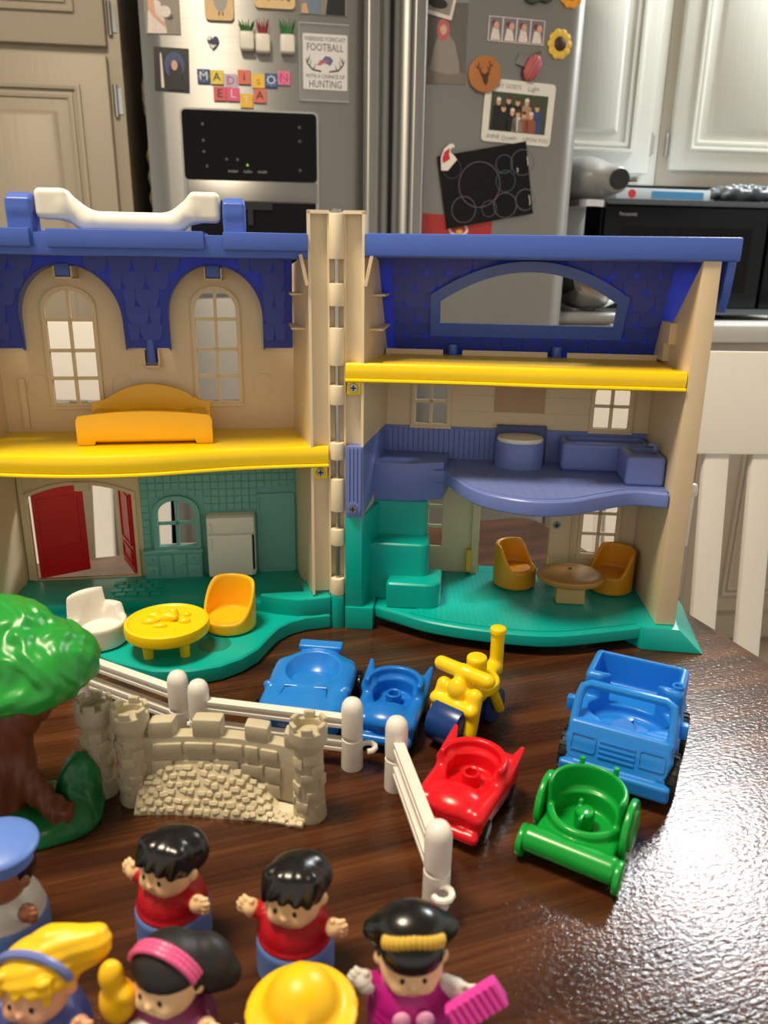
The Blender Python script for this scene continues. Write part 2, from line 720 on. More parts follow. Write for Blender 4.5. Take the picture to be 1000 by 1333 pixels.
wb = struct(MB().span(-2.2, 3.2, .80, .86, -.75, 1.75).build('wall_back', WALLP))
wb.location = (KO[0], KO[1], 0)
wb.rotation_euler = (0, 0, KA)

# ------------------------------------------------------------------ table and chairs
TA = R(18.7)
tb = thing('dining_table', 'dark brown stained wooden table with glossy uneven varnish under all the toys', 'table', (0, 0, -.75), TA)


def rrect(x0, x1, y0, y1, r, n=6):
    pts = []
    for cx, cy, a in ((x1 - r, y1 - r, 0), (x0 + r, y1 - r, 90), (x0 + r, y0 + r, 180), (x1 - r, y0 + r, 270)):
        for i in range(n + 1):
            t = R(a + 90 * i / n)
            pts.append((cx + r * cos(t), cy + r * sin(t)))
    return pts


MB().prism(rrect(-1.05, .46, -.12, .795, .03), .715, .75).build('table_top', WOOD, tb, bevel=.004)
MB().span(-.95, .37, .69, .71, .61, .715).span(-.95, .37, -.03, -.01, .61, .715).span(-.97, -.95, -.03, .71, .61, .715).span(.36, .38, -.03, .71, .61, .715).build('apron', WOOD, tb)
for lx_, ly_ in ((-.93, .67), (.345, .67), (-.93, .01), (.345, .01)):
    MB().box((lx_, ly_, .355), (.06, .06, .71)).build('leg', WOOD, tb, bevel=.003)


def chair(loc, rz, label):
    # origin on the floor below the backrest plane, seat towards -y
    c = thing('dining_chair', label, 'chair', loc, rz, 'white dining chairs behind the table')
    lean = R(9)

    def by(z):  # y of the backrest plane at height z above the floor
        return -.10 + (z - .45) * math.tan(lean)
    hw = .23
    MB().box((0, by(.885), .885), (2 * hw, .022, .125), rx=-lean).build('top_rail', CHAIRW, c, bevel=.004)
    for s in (-1, 1):
        MB().tube([(s * (hw - .017), by(.02) + .03, 0), (s * (hw - .017), by(.45), .45), (s * (hw - .017), by(.83), .83)], .017, 8).build('rear_post', CHAIRW, c)
        MB().box((s * (hw - .02), -.44, .22), (.034, .034, .44)).build('leg', CHAIRW, c, bevel=.003)
    n = 7
    for i in range(n):
        x = (i - 3) * .0595
        z = .66
        MB().box((x, by(z), z), (.031, .012, .345), rx=-lean).build('slat', CHAIRW, c, bevel=.003)
    MB().box((0, by(.50), .495), (2 * hw - .05, .02, .035), rx=-lean).build('lower_rail', CHAIRW, c, bevel=.003)
    MB().box((0, -.27, .445), (2 * hw, .40, .022)).build('seat', CHAIRW, c, bevel=.006)
    MB().span(-hw + .03, hw - .03, -.45, -.43, .37, .434).span(-hw + .03, hw - .03, -.13, -.11, .37, .434).build('seat_rail', CHAIRW, c)
    return c


chair((.4700, .975, -.75), R(1), 'white wooden slat-back chair beside the right end of the toy house')
chair((-.588, 1.28, -.75), R(2), 'white wooden slat-back chair seen through the left window and door of the toy house')

# ------------------------------------------------------------------ kitchen: pantry, refrigerator, cabinets


def panel_door(name, m, parent, x0, x1, z0, z1, y, fw, arch=False):
    d = MB().span(x0, x1, y - .02, y, z0, z1).build(name, m, parent, bevel=.004)
    # routed groove: four mouldings and a raised field
    for i, (w_, t_) in enumerate(((fw, .008), (fw + .016, .0045))):
        o = [(x0 + w_, z0 + w_), (x1 - w_, z0 + w_), (x1 - w_, z1 - w_), (x0 + w_, z1 - w_)]
        w2 = w_ + .011
        h_ = [(x0 + w2, z0 + w2), (x1 - w2, z0 + w2), (x1 - w2, z1 - w2), (x0 + w2, z1 - w2)]
        MB().plate(o, [h_], lambda a, b, t, t_=t_: (a, y - .02 - t_ * t, b)).build('moulding', m, d, bevel=.0025)
    w3 = fw + .05
    MB().plate([(x0 + w3, z0 + w3), (x1 - w3, z0 + w3), (x1 - w3, z1 - w3), (x0 + w3, z1 - w3)], [],
               lambda a, b, t: (a + (.012 * t * (1 if a < (x0 + x1) / 2 else -1)), y - .0205 - .007 * t, b + (.012 * t * (1 if b < (z0 + z1) / 2 else -1)))).build('raised_panel', m, d)
    return d


def door_hinge(parent, x, z, y):
    MB().cyl((x, y - .006, z - .03), (x, y - .006, z + .03), .0045, n=10).span(x - .002, x + .012, y - .003, y, z - .024, z + .024).build('hinge', CHROME, parent)


pan = thing('pantry_cabinet', 'tall taupe pantry cabinet left of the steel refrigerator', 'cabinet', KP(-.75, .045, -.75), KA)
MB().span(0, .705, 0, .62, 0, 2.2).build('carcass', PANTRY, pan, bevel=.002)
d1 = panel_door('door', PANTRY, pan, .10, .680, 1.447, 2.15, 0, .055)
d2 = panel_door('door', PANTRY, pan, .10, .678, .12, 1.432, 0, .055)
door_hinge(d1, .688, 1.50, 0)
door_hinge(d2, .688, 1.352, 0)

fr = thing('refrigerator', 'brushed steel refrigerator with water dispenser, covered in photos and magnets', 'refrigerator', KP(0, 0, -.74), KA)
FZ = .74
MB().span(.004, .906, .07, .74, 0, 1.76).build('cabinet_case', mat('fridge_case_grey', (58, 58, 60), .45), fr, bevel=.004)
BULGE = .012


def bulge(a):
    c0, h0 = (.25, .25) if a < .503 else (.709, .201)
    return -BULGE * max(0, 1 - ((a - c0) / h0) ** 2)


for a0, a1 in ((.0, .500), (.508, .910)):
    n = 24
    poly = []
    r = .012
    for i in range(n + 1):
        a = a0 + (a1 - a0) * i / n
        e = min(a - a0, a1 - a)
        y = bulge(min(max(a, a0 + 1e-4), a1 - 1e-4))
        if e < r:
            y += r - math.sqrt(max(0, r * r - (r - e) ** 2))
        poly.append((a, y))
    poly += [(a1, .062), (a0, .062)]
    MB().prism(poly, .03, 1.75).build('door', STEEL, fr)
MB().span(.499, .509, .02, .07, .03, 1.75).build('door_gasket', DARK, fr)


def handle(a, name='handle'):
    m = MB()
    ys = -.062
    pts = rrect(a - .016, a + .016, ys - .012, ys + .012, .010, 5)
    m.prism(pts, .35, 1.72)
    m.span(a - .012, a + .012, ys, -.004, 1.66, 1.70).span(a - .012, a + .012, ys, -.004, .38, .42)
    m.build(name, STEEL, fr)


handle(.455)
handle(.548)

dsp = MB().plate(rrect(.070, .349, -.0 + .225 + FZ, .586 + FZ, .012), [], lambda a, b, t: (a, bulge(.21) + .004 - .012 * t, b)).build('dispenser', mat('dispenser_trim', (170, 168, 164), .3, .8), fr)
dy = bulge(.21) - .008
MB().plate(rrect(.074, .345, .452 + FZ, .582 + FZ, .008), [], lambda a, b, t: (a, dy - .003 * t, b)).build('control_panel', GLOSSBLK, dsp)
MB().plate([(.078, .412 + FZ), (.344, .412 + FZ), (.344, .451 + FZ), (.078, .451 + FZ)], [], lambda a, b, t: (a, dy - .008 * t, b)).build('silver_band', STEEL, dsp, bevel=.002)
MB().plate([(.080, .235 + FZ), (.342, .235 + FZ), (.342, .411 + FZ), (.080, .411 + FZ)], [], lambda a, b, t: (a, dy - .001 * t, b)).build('dispenser_recess', GLOSSBLK, dsp)
MB().cyl((.205, dy - .012, .40 + FZ), (.205, dy - .012, .365 + FZ), .008, n=14).span(.16, .25, dy - .02, dy, .395 + FZ, .41 + FZ).build('nozzle', BLACK, dsp)
PRINTG = mat('grey_print', (150, 150, 152), .5)
for tx, s_ in ((.172, 'water'), (.202, 'cube'), (.232, 'crush')):
    lettering('lettering', s_, .009, PRINTG, dsp, tx, dy - .0034, .470 + FZ)
MB().cyl((.202, dy - .001, .482 + FZ), (.202, dy - .0045, .482 + FZ), .0024, n=10).build('indicator_light', mat('green_led', (160, 255, 30), .4), dsp)
for ix, iz in ((.16, .492), (.182, .492), (.115, .556), (.115, .526), (.115, .505), (.31, .556), (.31, .53), (.31, .475), (.12, .478)):
    MB().cyl((ix, dy - .001, iz + FZ), (ix, dy - .0036, iz + FZ), .0032, n=6).build('icon', mat('dim_print', (70, 70, 74), .5), dsp)

# right hand wall cabinets
uc = thing('wall_cabinet', 'white wall cabinet above the grey stand mixer', 'cabinet', KP(.93, .47, .515), KA, 'white wall cabinets')
MB().span(0, .39, 0, .33, 0, 1.0).build('carcass', CABW, uc, bevel=.002)
d = panel_door('door', CABW, uc, .03, .358, .028, .97, 0, .05)
door_hinge(d, .365, .105, 0)
uc2 = thing('wall_cabinet', 'white wall cabinet with taupe face frame above the microwave', 'cabinet', KP(1.322, .47, .515), KA, 'white wall cabinets')
MB().span(0, .80, 0, .33, 0, 1.0).build('carcass', mat('taupe_frame_paint', (186, 178, 164), .45), uc2, bevel=.002)
d = panel_door('door', CABW, uc2, .028, .50, .04, .97, 0, .05)
door_hinge(d, .020, .105, 0)
panel_door('door', CABW, uc2, .52, .79, .04, .97, 0, .05)

bc = thing('base_cabinet', 'taupe base cabinet run under the pale counter, behind the white chair', 'cabinet', KP(.93, .13, -.75), KA)
MB().span(0, 1.5, 0, .62, 0, .86).build('carcass', TAUPEB, bc, bevel=.002)
for i in range(3):
    panel_door('door', TAUPEB, bc, .02 + i * .49, .49 + i * .49, .1, .64, 0, .05)
    dd = MB().span(.02 + i * .49, .49 + i * .49, -.02, 0, .67, .83).build('drawer', TAUPEB, bc, bevel=.004)
    MB().cyl((.255 + i * .49, -.02, .75), (.255 + i * .49, -.045, .75), .013, n=14).build('knob', CHROME, dd)
ct = MB().span(0, 1.52, 0, .66, 0, .045).build('countertop', COUNTER, bevel=.008)
ct.location = KP(.925, .10, .112)
ct.rotation_euler = (0, 0, KA)
tag(ct, 'pale laminate countertop under the black microwave', 'countertop')

mw = thing('microwave', 'large black microwave oven on the counter with packages on top', 'microwave', KP(1.100, .27, .160), KA)
MB().span(0, .60, .02, .40, .012, .302).build('case', MWBLK, mw, bevel=.004)
dr = MB().span(.004, .46, 0, .02, .03, .285).build('door', MWBLK, mw, bevel=.003)
MB().span(.05, .42, -.001, .001, .07, .235).build('door_glass', GLOSSBLK, dr)
MB().span(.47, .597, 0, .02, .03, .285).build('control_panel', MWBLK, mw, bevel=.003)
MB().span(0, .60, -.002, .02, .288, .302).build('top_trim', mat('dark_steel_trim', (92, 98, 104), .3, .6), mw, bevel=.002)
MB().span(0, .60, -.003, .02, .012, .028).build('bottom_trim', mat('dark_steel_trim', (92, 98, 104), .3, .6), mw, bevel=.002)
for fx in (.04, .56):
    MB().cyl((fx, .06, 0), (fx, .06, .013), .015, n=12).build('foot', RUBBER, mw)
    MB().cyl((fx, .36, 0), (fx, .36, .013), .015, n=12).build('foot', RUBBER, mw)
lettering('lettering', 'Panasonic', .0125, mat('silver_print', (176, 178, 182), .4), dr, .066, -.0006, .265)

bx = thing('food_package', 'white and blue cardboard package lying on the microwave', 'package', KP(1.135, .29, .4625), KA + R(3))
MB().span(0, .27, 0, .14, 0, .028).build('carton', mat('carton_white', (206, 220, 232), .5), bx, bevel=.002)
MB().span(.10, .25, -.0006, .002, .004, .022).build('blue_print', mat('carton_blue', (70, 150, 205), .5), bx)
MB().cyl((.045, .001, .014), (.045, -.0008, .014), .011, n=16).build('red_print', mat('carton_red', (214, 48, 60), .5), bx)
bag = sdf('plastic_bag', lambda X, Y, Z: ell(X, Y, Z, (0, 0, .014), (.10, .05, .02)) + .006 * np.sin(X * 120) * np.sin(Y * 150 + Z * 210), (-.11, -.06, -.004), (.11, .06, .04), .004, mat('bag_film', (120, 128, 134), .2))
bag.location = KP(1.53, .36, .475)
tag(bag, 'crumpled dark plastic bag lying on the microwave at the right edge', 'bag')

mx = thing('stand_mixer', 'grey stand mixer with steel bowl between refrigerator and microwave', 'mixer', KP(1.0, .20, .1615), KA)
sdf('mixer_head', lambda X, Y, Z: un(ell(X, Y, Z, (0, .0, .33), (.075, .13, .056)), rcyl(X, Y, Z, (.045, -.075, .325), .03, .055, .01, axis='y'), k=.02), (-.08, -.14, .26), (.08, .14, .4), .005, GREYM, mx)
MB().cyl((.045, -.13, .325), (.045, -.143, .325), .022, n=20).build('attachment_hub', BLACK, mx)
MB().cyl((.06, -.128, .325), (.082, -.150, .325), .006, n=10).build('hub_knob', CHROME, mx)
MB().lathe([(.0, .268), (.066, .268), (.067, .283), (.0, .283)], n=30, sy=1.5).build('trim_band', CHROME, mx)
sdf('pedestal', lambda X, Y, Z: un(rbox(X, Y, Z, (0, .09, .15), (.05, .035, .14), .02), rbox(X, Y, Z, (0, 0, .012), (.085, .14, .014), .012), k=.03), (-.09, -.15, 0), (.09, .14, .3), .006, GREYM, mx)
bw = MB().lathe([(.0, .03), (.04, .032), (.075, .05), (.098, .09), (.106, .15), (.108, .19), (.111, .192), (.104, .188), (.102, .15), (.09, .09), (.06, .05), (.0, .045)], (0.03, -.045, 0), n=36).build('bowl', CHROME, mx)
MB().tube([(.12, -.06, .16), (.165, -.06, .155), (.165, -.06, .09), (.12, -.06, .085)], .006, 8).build('bowl_handle', CHROME, bw)

# ------------------------------------------------------------------ things on the refrigerator doors


def on_door(name, label, cat, a, z, group=None, tilt=0.0):
    c0, h0 = (.25, .25) if a < .503 else (.709, .201)
    turn = math.atan(2 * BULGE * (a - c0) / h0 ** 2)
    o = thing(name, label, cat, KP(a, bulge(a) - .0012, z), KA + turn, group)
    o.rotation_euler = (0, tilt, KA + turn)
    return o


def quad(m, x0, x1, z0, z1, y0, y1=0.0, parent=None, name='print', r=0.0, tiltp=None):
    pts = rrect(x0, x1, z0, z1, r, 4) if r else [(x0, z0), (x1, z0), (x1, z1), (x0, z1)]
    return MB().plate(pts, [], lambda a, b, t: (a, y1 + (y0 - y1) * t, b)).build(name, m, parent)


def blob(m, cx, cz, rx, rz_, y, parent, name='print', n=18, th=.0006):
    pts = [(cx + rx * cos(2 * pi * i / n), cz + rz_ * sin(2 * pi * i / n)) for i in range(n)]
    return MB().plate(pts, [], lambda a, b, t: (a, y - th * t, b)).build(name, m, parent)


def poly(m, pts, y, parent, name='print', th=.0006):
    return MB().plate(pts, [], lambda a, b, t: (a, y - th * t, b)).build(name, m, parent)


def pm(name, c, rough=.4):
    return mat('print_' + name, c, rough, var=.18, scale=160)


P_GREY, P_SKIN, P_DARK = pm('photo_grey', (140, 132, 124)), pm('photo_skin', (214, 164, 138)), pm('photo_dark', (16, 16, 20))
P_WHITE, P_BLUE, P_BROWN = pm('photo_white', (226, 214, 206)), pm('photo_blue', (54, 72, 120)), pm('photo_brown', (78, 56, 46))
P_RED, P_GREENP = pm('photo_red', (190, 60, 64)), pm('photo_green', (62, 74, 52))
Y1 = -.0014
o = on_door('wedding_photo', 'photo of a bride in white holding a bouquet, top left of the refrigerator', 'photo', .047, .750)
quad(P_GREY, -.034, .034, -.034, .056, -.0012, 0, o, 'paper')
poly(P_WHITE, [(-.030, -.033), (.008, -.033), (.004, -.008), (-.002, .02), (-.018, .03), (-.027, .004)], Y1, o, 'dress')
poly(P_SKIN, [(-.026, .03), (-.016, .034), (-.012, .0), (.006, -.016), (.004, -.022), (-.016, -.006), (-.026, .008)], Y1 - .0007, o, 'arm')
blob(P_SKIN, -.008, .046, .010, .012, Y1, o, 'face')
blob(P_WHITE, .006, .004, .012, .010, Y1 - .0014, o, 'bouquet')
blob(P_GREENP, .014, -.004, .007, .005, Y1 - .0008, o, 'leaves')

o = on_door('graduation_photo', 'dark portrait photo with a white candle beside the subject', 'photo', .059, .654, tilt=R(2))
quad(P_DARK, -.034, .034, -.039, .039, -.0012, 0, o, 'paper')
blob(P_BLUE, .006, .008, .020, .024, Y1, o, 'backdrop')
blob(P_DARK, .008, -.004, .013, .022, Y1 - .0006, o, 'long_hair')
blob(P_SKIN, .006, .008, .0062, .009, Y1 - .0012, o, 'face')
poly(P_DARK, [(-.008, -.036), (.026, -.036), (.018, -.016), (-.002, -.016)], Y1 - .0012, o, 'dark_top')
poly(P_WHITE, [(-.021, -.033), (-.015, -.033), (-.019, .026), (-.0205, .03), (-.022, .026)], Y1, o, 'candle')
quad(P_GREY, .005, .022, -.034, -.0325, Y1 - .0016, Y1, o, 'caption')

o = on_door('wooden_bird_magnet', 'square wooden magnet with a grey egg-shaped bird', 'magnet', .158, .768)
WOODM = mat('light_wood', (226, 192, 138), .5, var=.08)
quad(WOODM, -.028, .028, -.026, .04, -.006, 0, o, 'plaque', .008)
blob(mat('grey_paint', (170, 168, 162), .6), .003, .008, .013, .019, -.006, o, 'bird_body')
poly(mat('dark_line', (90, 70, 50), .6), [(-.002, -.012), (-.001, -.018), (.001, -.018), (.001, -.012)], -.006, o, 'bird_leg')
poly(mat('dark_line', (90, 70, 50), .6), [(.005, -.012), (.006, -.018), (.008, -.018), (.008, -.012)], -.006, o, 'bird_leg')
o = on_door('wooden_word_magnet', 'wooden magnet with rounded corners lettered pretty kind', 'magnet', .266, .797)
quad(WOODM, -.040, .040, -.030, .035, -.006, 0, o, 'plaque', .009)
lettering('lettering', 'pretty kind', .0125, mat('dark_line', (90, 70, 50), .6), o, -.010, -.0064, -.012)
poly(mat('dark_line', (90, 70, 50), .6), [(.022, -.012), (.026, -.018), (.027, -.013), (.028, -.018), (.033, -.010), (.028, -.010), (.026, -.012)], -.006, o, 'leaf_print')
o = on_door('couple_photo', 'photo of figures in grey and blue clothes at the top of the left door', 'photo', .362, .785)
quad(P_GREY, -.047, .047, -.023, .035, -.0012, 0, o, 'paper')
poly(pm('photo_steelblue', (112, 130, 152)), [(-.035, -.022), (-.008, -.022), (.0, .03), (-.034, .03)], Y1, o, 'blue_clothing')
poly(P_DARK, [(.004, -.022), (.043, -.022), (.043, .03), (.012, .03)], Y1, o, 'dark_suit')
poly(P_SKIN, [(-.044, -.022), (-.030, -.022), (-.034, -.004), (-.043, -.006)], Y1 - .0006, o, 'hand')

POT = mat('white_ceramic', (232, 226, 214), .35)
for i, (a, z, c, kind, lab) in enumerate(((.210, .706, (40, 112, 48), 0, 'magnet planter with a bushy green succulent, left of three'),
                                    (.241, .703, (150, 34, 52), 1, 'magnet planter with a spiky dark red succulent'),
                                    (.289, .704, (42, 118, 50), 2, 'magnet planter with a pointed green succulent, right of three'))):
    o = on_door('planter_magnet', 'small white ' + lab, 'magnet', a, z, 'planter magnets')
    MB().box((0, -.013, 0), (.029, .024, .033)).build('pot', POT, o, bevel=.006, segs=3)
    m_ = mat('succulent_%d' % i, c, .5)
    random.seed(5 + i)
    for q in range(15):
        t = 2 * pi * q / 15
        rr = .017 if kind != 1 else .013
        ln = .017 if q % 2 else .024
        tip = (rr * cos(t), -.013 + .6 * rr * sin(t), .016 + ln * (1.15 if kind else .85))
        MB().cyl((.004 * cos(t), -.013 + .004 * sin(t), .013), tip, .0036 if kind != 1 else .0024, .0003, n=6).build('leaf', m_, o)
o = on_door('heart_magnet', 'small navy and white heart-shaped magnet', 'magnet', .143, .705)
hp = []
for i in range(28):
    t = 2 * pi * i / 28
    hp.append((.0009 * 16 * sin(t) ** 3 * .8, .0009 * (13 * cos(t) - 5 * cos(2 * t) - 2 * cos(3 * t) - cos(4 * t)) * .9))
poly(mat('heart_navy', (34, 48, 88), .25), hp, 0, o, 'heart', .005)
poly(WHITE, [(-.0085, -.004), (-.001, -.0125), (.008, -.005), (.002, -.0065)], -.005, o, 'white_patch')
blob(WHITE, -.007, .006, .004, .004, -.005, o, 'white_patch')

TILES = ((.1215, .644, 'M', (40, 70, 130), (230, 232, 226)), (.1475, .643, 'A', (238, 210, 84), (40, 34, 30)), (.1745, .637, 'D', (200, 180, 206), (176, 90, 150)),
         (.2015, .645, 'i', (224, 110, 92), (30, 24, 26)), (.2295, .639, 's', (240, 196, 60), (214, 120, 60)), (.2550, .641, 'O', (36, 86, 150), (226, 228, 222)),
         (.2805, .6465, 'N', (226, 120, 160), (198, 60, 110)), (.1520, .6135, 'E', (216, 92, 96), (40, 26, 30)), (.1780, .6135, 'L', (226, 90, 136), (244, 206, 216)),
         (.2045, .6025, 'T', (242, 190, 48), (240, 226, 170)), (.2315, .6125, 'A', (222, 112, 96), (34, 26, 28)))
for a, z, ch, bgc, fc in TILES:
    o = on_door('letter_magnet', 'square %s letter magnet reading %s%s' % ({'M': 'navy', 'D': 'lilac', 'i': 'coral', 's': 'orange-yellow', 'O': 'blue', 'N': 'pink dotted', 'E': 'rose', 'L': 'hot pink', 'T': 'golden'}.get(ch, 'yellow' if z > .63 else 'salmon'), ch, ', upper row' if z > .63 else ', lower row'), 'magnet', a, z, 'letter magnets')
    quad(mat('tile_%d_%d_%d' % bgc, bgc, .4, var=.2, scale=300), -.0125, .0125, -.0125, .0125, -.004, 0, o, 'tile')
    if ch in 'MON':
        for q in range(8):
            blob(mat('tile_dot_%d' % fc[0], tuple(int(x * .6 + y * .4) for x, y in zip(bgc, fc)), .4), .009 * cos(q * pi / 4), .009 * sin(q * pi / 4), .0022, .0022, -.004, o, 'dot', 8, .0003)
    lettering('lettering', ch, .021, mat('letter_%d_%d_%d' % fc, fc, .4), o, 0, -.0045, 0, 1.1)

o = on_door('hunting_sticker', 'white printed card about football and hunting with antlers', 'sticker', .3645, .679)
quad(mat('card_white', (232, 230, 230), .4), -.045, .045, -.050, .050, -.0012, 0, o, 'card', .003)
INK = mat('ink_dark', (46, 44, 52), .5)
INKN = mat('ink_navy', (52, 62, 104), .5)
lettering('lettering', 'WEEKEND FORECAST', .0105, INKN, o, 0, -.0016, .0405, .80)
lettering('lettering', 'FOOTBALL', .019, INK, o, 0, -.0016, .0255, .80)
lettering('lettering', 'WITH A CHANCE OF', .0105, INK, o, 0, -.0016, -.026, .80)
lettering('lettering', 'HUNTING', .019, INK, o, 0, -.0016, -.0405, .78)
for s in (-1, 1):
    an = MB()
    an.tube([(s * .008, -.0016, -.017), (s * .026, -.0016, -.014), (s * .036, -.0016, -.004), (s * .036, -.0016, .008)], [.0016, .0017, .0013, .0005], 6)
    for b0, b1 in (((.024, -.0145), (.020, -.004)), ((.032, -.010), (.028, .004)), ((.036, -.004), (.040, .005)), ((.035, .0), (.030, .012))):
        an.tube([(s * b0[0], -.0016, b0[1]), (s * b1[0], -.0016, b1[1])], [.0013, .0004], 6)
    an.build('antler', INK, o)
poly(mat('emblem_blue', (52, 78, 156), .5), [(-.014, .001), (-.006, .004), (.0, .011), (.010, .010), (.016, .004), (.013, -.002), (.010, -.006), (.004, -.003), (-.004, -.001)], -.0012, o, 'emblem')
poly(mat('emblem_red', (206, 66, 76), .5), [(-.018, -.005), (-.006, .002), (.008, .004), (.004, .0005), (-.004, -.002), (-.010, -.006)], -.0019, o, 'emblem_streak')
sl = on_door('clear_sleeve', 'clear plastic sleeve around the white hunting card', 'sleeve', .3615, .678)
quad(SLEEVE, -.050, .051, -.071, .069, -.0056, -.0050, sl, 'film')
MB().span(-.050, .051, -.006, -.0046, .067, .069).span(-.050, .051, -.006, -.0046, -.071, -.069).span(-.050, -.0485, -.006, -.0046, -.071, .069).build('seam', mat('sleeve_edge', (176, 180, 178), .3), sl)

# right door
o = on_door('buck_photo', 'white-edged tilted print of a deer at the top of the right door', 'photo', .593, .806, tilt=R(13))
quad(P_WHITE, -.037, .037, -.035, .045, -.0062, -.0052, o, 'paper')
quad(P_GREY, -.031, .031, -.028, .04, -.0068, -.006, o, 'image')
blob(P_DARK, .0, -.012, .022, .010, -.0068, o, 'dark_shape')
o = on_door('camo_photo', 'dark outdoor photo of a person in red hood and camouflage', 'photo', .610, .712)
quad(pm('photo_forest', (62, 54, 50)), -.046, .046, -.063, .085, -.0010, 0, o, 'paper')
poly(pm('photo_camo', (134, 120, 110)), [(-.034, -.058), (.034, -.058), (.030, -.02), (.020, .014), (.006, .03), (-.012, .03), (-.022, .006)], Y1 + .0004, o, 'camouflage')
blob(P_RED, -.004, .036, .013, .020, Y1, o, 'red_hood')
blob(P_SKIN, -.004, .036, .007, .009, Y1 - .0006, o, 'face')
poly(pm('photo_leaves', (104, 84, 74)), [(-.045, -.062), (.045, -.062), (.045, -.040), (.01, -.045), (-.045, -.034)], Y1 - .0004, o, 'leaf_litter')
o = on_door('camo_photo_sleeve', 'clear plastic sleeve around the dark outdoor photo', 'sleeve', .616, .720)
quad(SLEEVE, -.052, .040, -.074, .09, -.0050, -.0044, o, 'film')

o = on_door('photo_strip', 'horizontal strip of four small booth photos', 'photo', .7585, .753, tilt=R(1.5))
quad(P_WHITE, -.060, .060, -.0225, .0225, -.0010, 0, o, 'paper')
for i in range(4):
    x = -.0445 + i * .0297
    quad(pm('booth_grey', (120, 116, 132)), x - .0135, x + .0135, -.021, .021, -.0014, -.0008, o, 'frame')
    poly(P_WHITE, [(x - .010, -.020), (x + .011, -.020), (x + .006, .0), (x - .006, .002)], -.0014, o, 'shirt')
    blob(P_SKIN, x + .001 + .003 * (i % 2), .006, .0055, .007, -.002, o, 'face')
    blob(pm('booth_hair', (120, 60, 60)), x - .004, .010, .005, .005, -.0014, o, 'hair')

o = on_door('deer_magnet', 'round wooden magnet with a burnt deer head', 'magnet', .694, .669, tilt=R(-8))
MB().cyl((0, 0, 0), (0, -.011, 0), .034, n=32).build('wooden_disc', mat('amber_wood', (178, 112, 56), .4, var=.1), o, bevel=.0015)
BURN = mat('burnt_brown', (74, 40, 24), .6)
poly(BURN, [(-.004, .0), (-.011, .003), (-.006, -.006), (-.005, -.014), (0, -.022), (.005, -.014), (.006, -.006), (.011, .003), (.004, .0)], -.0112, o, 'deer_head')
for s in (-1, 1):
    an = MB()
    an.tube([(s * .003, -.0116, .0), (s * .010, -.0116, .006), (s * .013, -.0116, .014), (s * .011, -.0116, .022)], .0011, 6)
    an.tube([(s * .010, -.0116, .006), (s * .006, -.0116, .013)], .0009, 6).tube([(s * .013, -.0116, .012), (s * .018, -.0116, .016)], .0009, 6).build('antler', BURN, o)

o = on_door('pumpkin_magnet', 'dusty red pumpkin-shaped magnet with a metal clip', 'magnet', .796, .687, tilt=R(24))
sdf('pumpkin', lambda X, Y, Z: np.minimum(ell(X, Y, Z, (0, -.0095, -.002), (.017, .009, .027)), 1) - .0008 * np.cos(X * 900), (-.02, -.020, -.032), (.02, .001, .028), .0018, mat('dusty_red', (176, 84, 92), .5), o)
MB().box((.0, -.009, .027), (.008, .006, .010)).build('stem', mat('stem_green', (96, 84, 46), .6), o, bevel=.002)
MB().box((-.026, -.004, .002), (.020, .006, .022), ry=R(-8)).build('clip', STEEL, o, bevel=.001)


def flower(a, z, label, petal, s=1.0):
    o = on_door('sunflower_magnet', label, 'magnet', a, z, 'sunflower magnets')
    for q in range(10):
        t = 2 * pi * q / 10
        sdf_pet = MB().lathe([(0, 0), (.009 * s, .0), (.009 * s, .003), (.005 * s, .005), (0, .0055)], n=12)
        p = sdf_pet.build('petal', petal, o)
        p.rotation_euler = (pi / 2, 0, 0)
        p.location = (.018 * s * cos(t), 0, .020 * s * sin(t))
    c = MB().lathe([(0, 0), (.014 * s, 0), (.0135 * s, .005), (.008 * s, .008), (0, .0088)], n=20).build('flower_center', mat('seed_brown', (62, 34, 24), .5), o)
    c.rotation_euler = (pi / 2, 0, 0)


flower(.854, .734, 'yellow sunflower magnet with brown centre beside the booth photos', mat('petal_yellow', (232, 194, 76), .35))
flower(.872, .828, 'orange flower magnet cut off at the top edge of the photo', mat('petal_orange', (240, 160, 50), .35))
o = on_door('leaf_magnet', 'dark green-grey magnet at the top edge beside the orange flower', 'magnet', .805, .815)
sdf('leaf_shape', lambda X, Y, Z: un(ell(X, Y, Z, (-.016, -.005, 0), (.018, .007, .014)), ell(X, Y, Z, (.012, -.005, .004), (.018, .007, .014)), k=.004), (-.04, -.014, -.02), (.035, .004, .022), .002, mat('dark_leaf', (72, 82, 74), .5), o)

o = on_door('group_photo_card', 'white rounded card with a group photo on the right door', 'photo', .773, .601, tilt=R(2.6))
quad(mat('card_cream', (228, 226, 218), .35), -.077, .077, -.060, .060, -.0030, 0, o, 'card', .008)
quad(P_GREENP, -.0625, .0625, -.038, .036, -.0036, -.0026, o, 'image')
lettering('lettering', "MAY GOD'S", .0115, mat('ink_grey', (140, 140, 138), .5), o, -.030, -.0034, .0475)
lettering('lettering', 'Light', .013, mat('ink_grey', (140, 140, 138), .5), o, .028, -.0034, .047, tilt=R(-6))
lettering('lettering', 'SHINE', .011, mat('ink_grey', (140, 140, 138), .5), o, -.052, -.0034, -.0495)
lettering('lettering', 'Down', .013, mat('ink_grey', (140, 140, 138), .5), o, -.016, -.0034, -.050, tilt=R(-6))
lettering('lettering', 'UPON YOU', .011, mat('ink_grey', (140, 140, 138), .5), o, .044, -.0034, -.050)
CL = [P_DARK, pm('plaid', (150, 84, 60)), pm('tan_shirt', (182, 140, 110)), P_BLUE, P_WHITE]
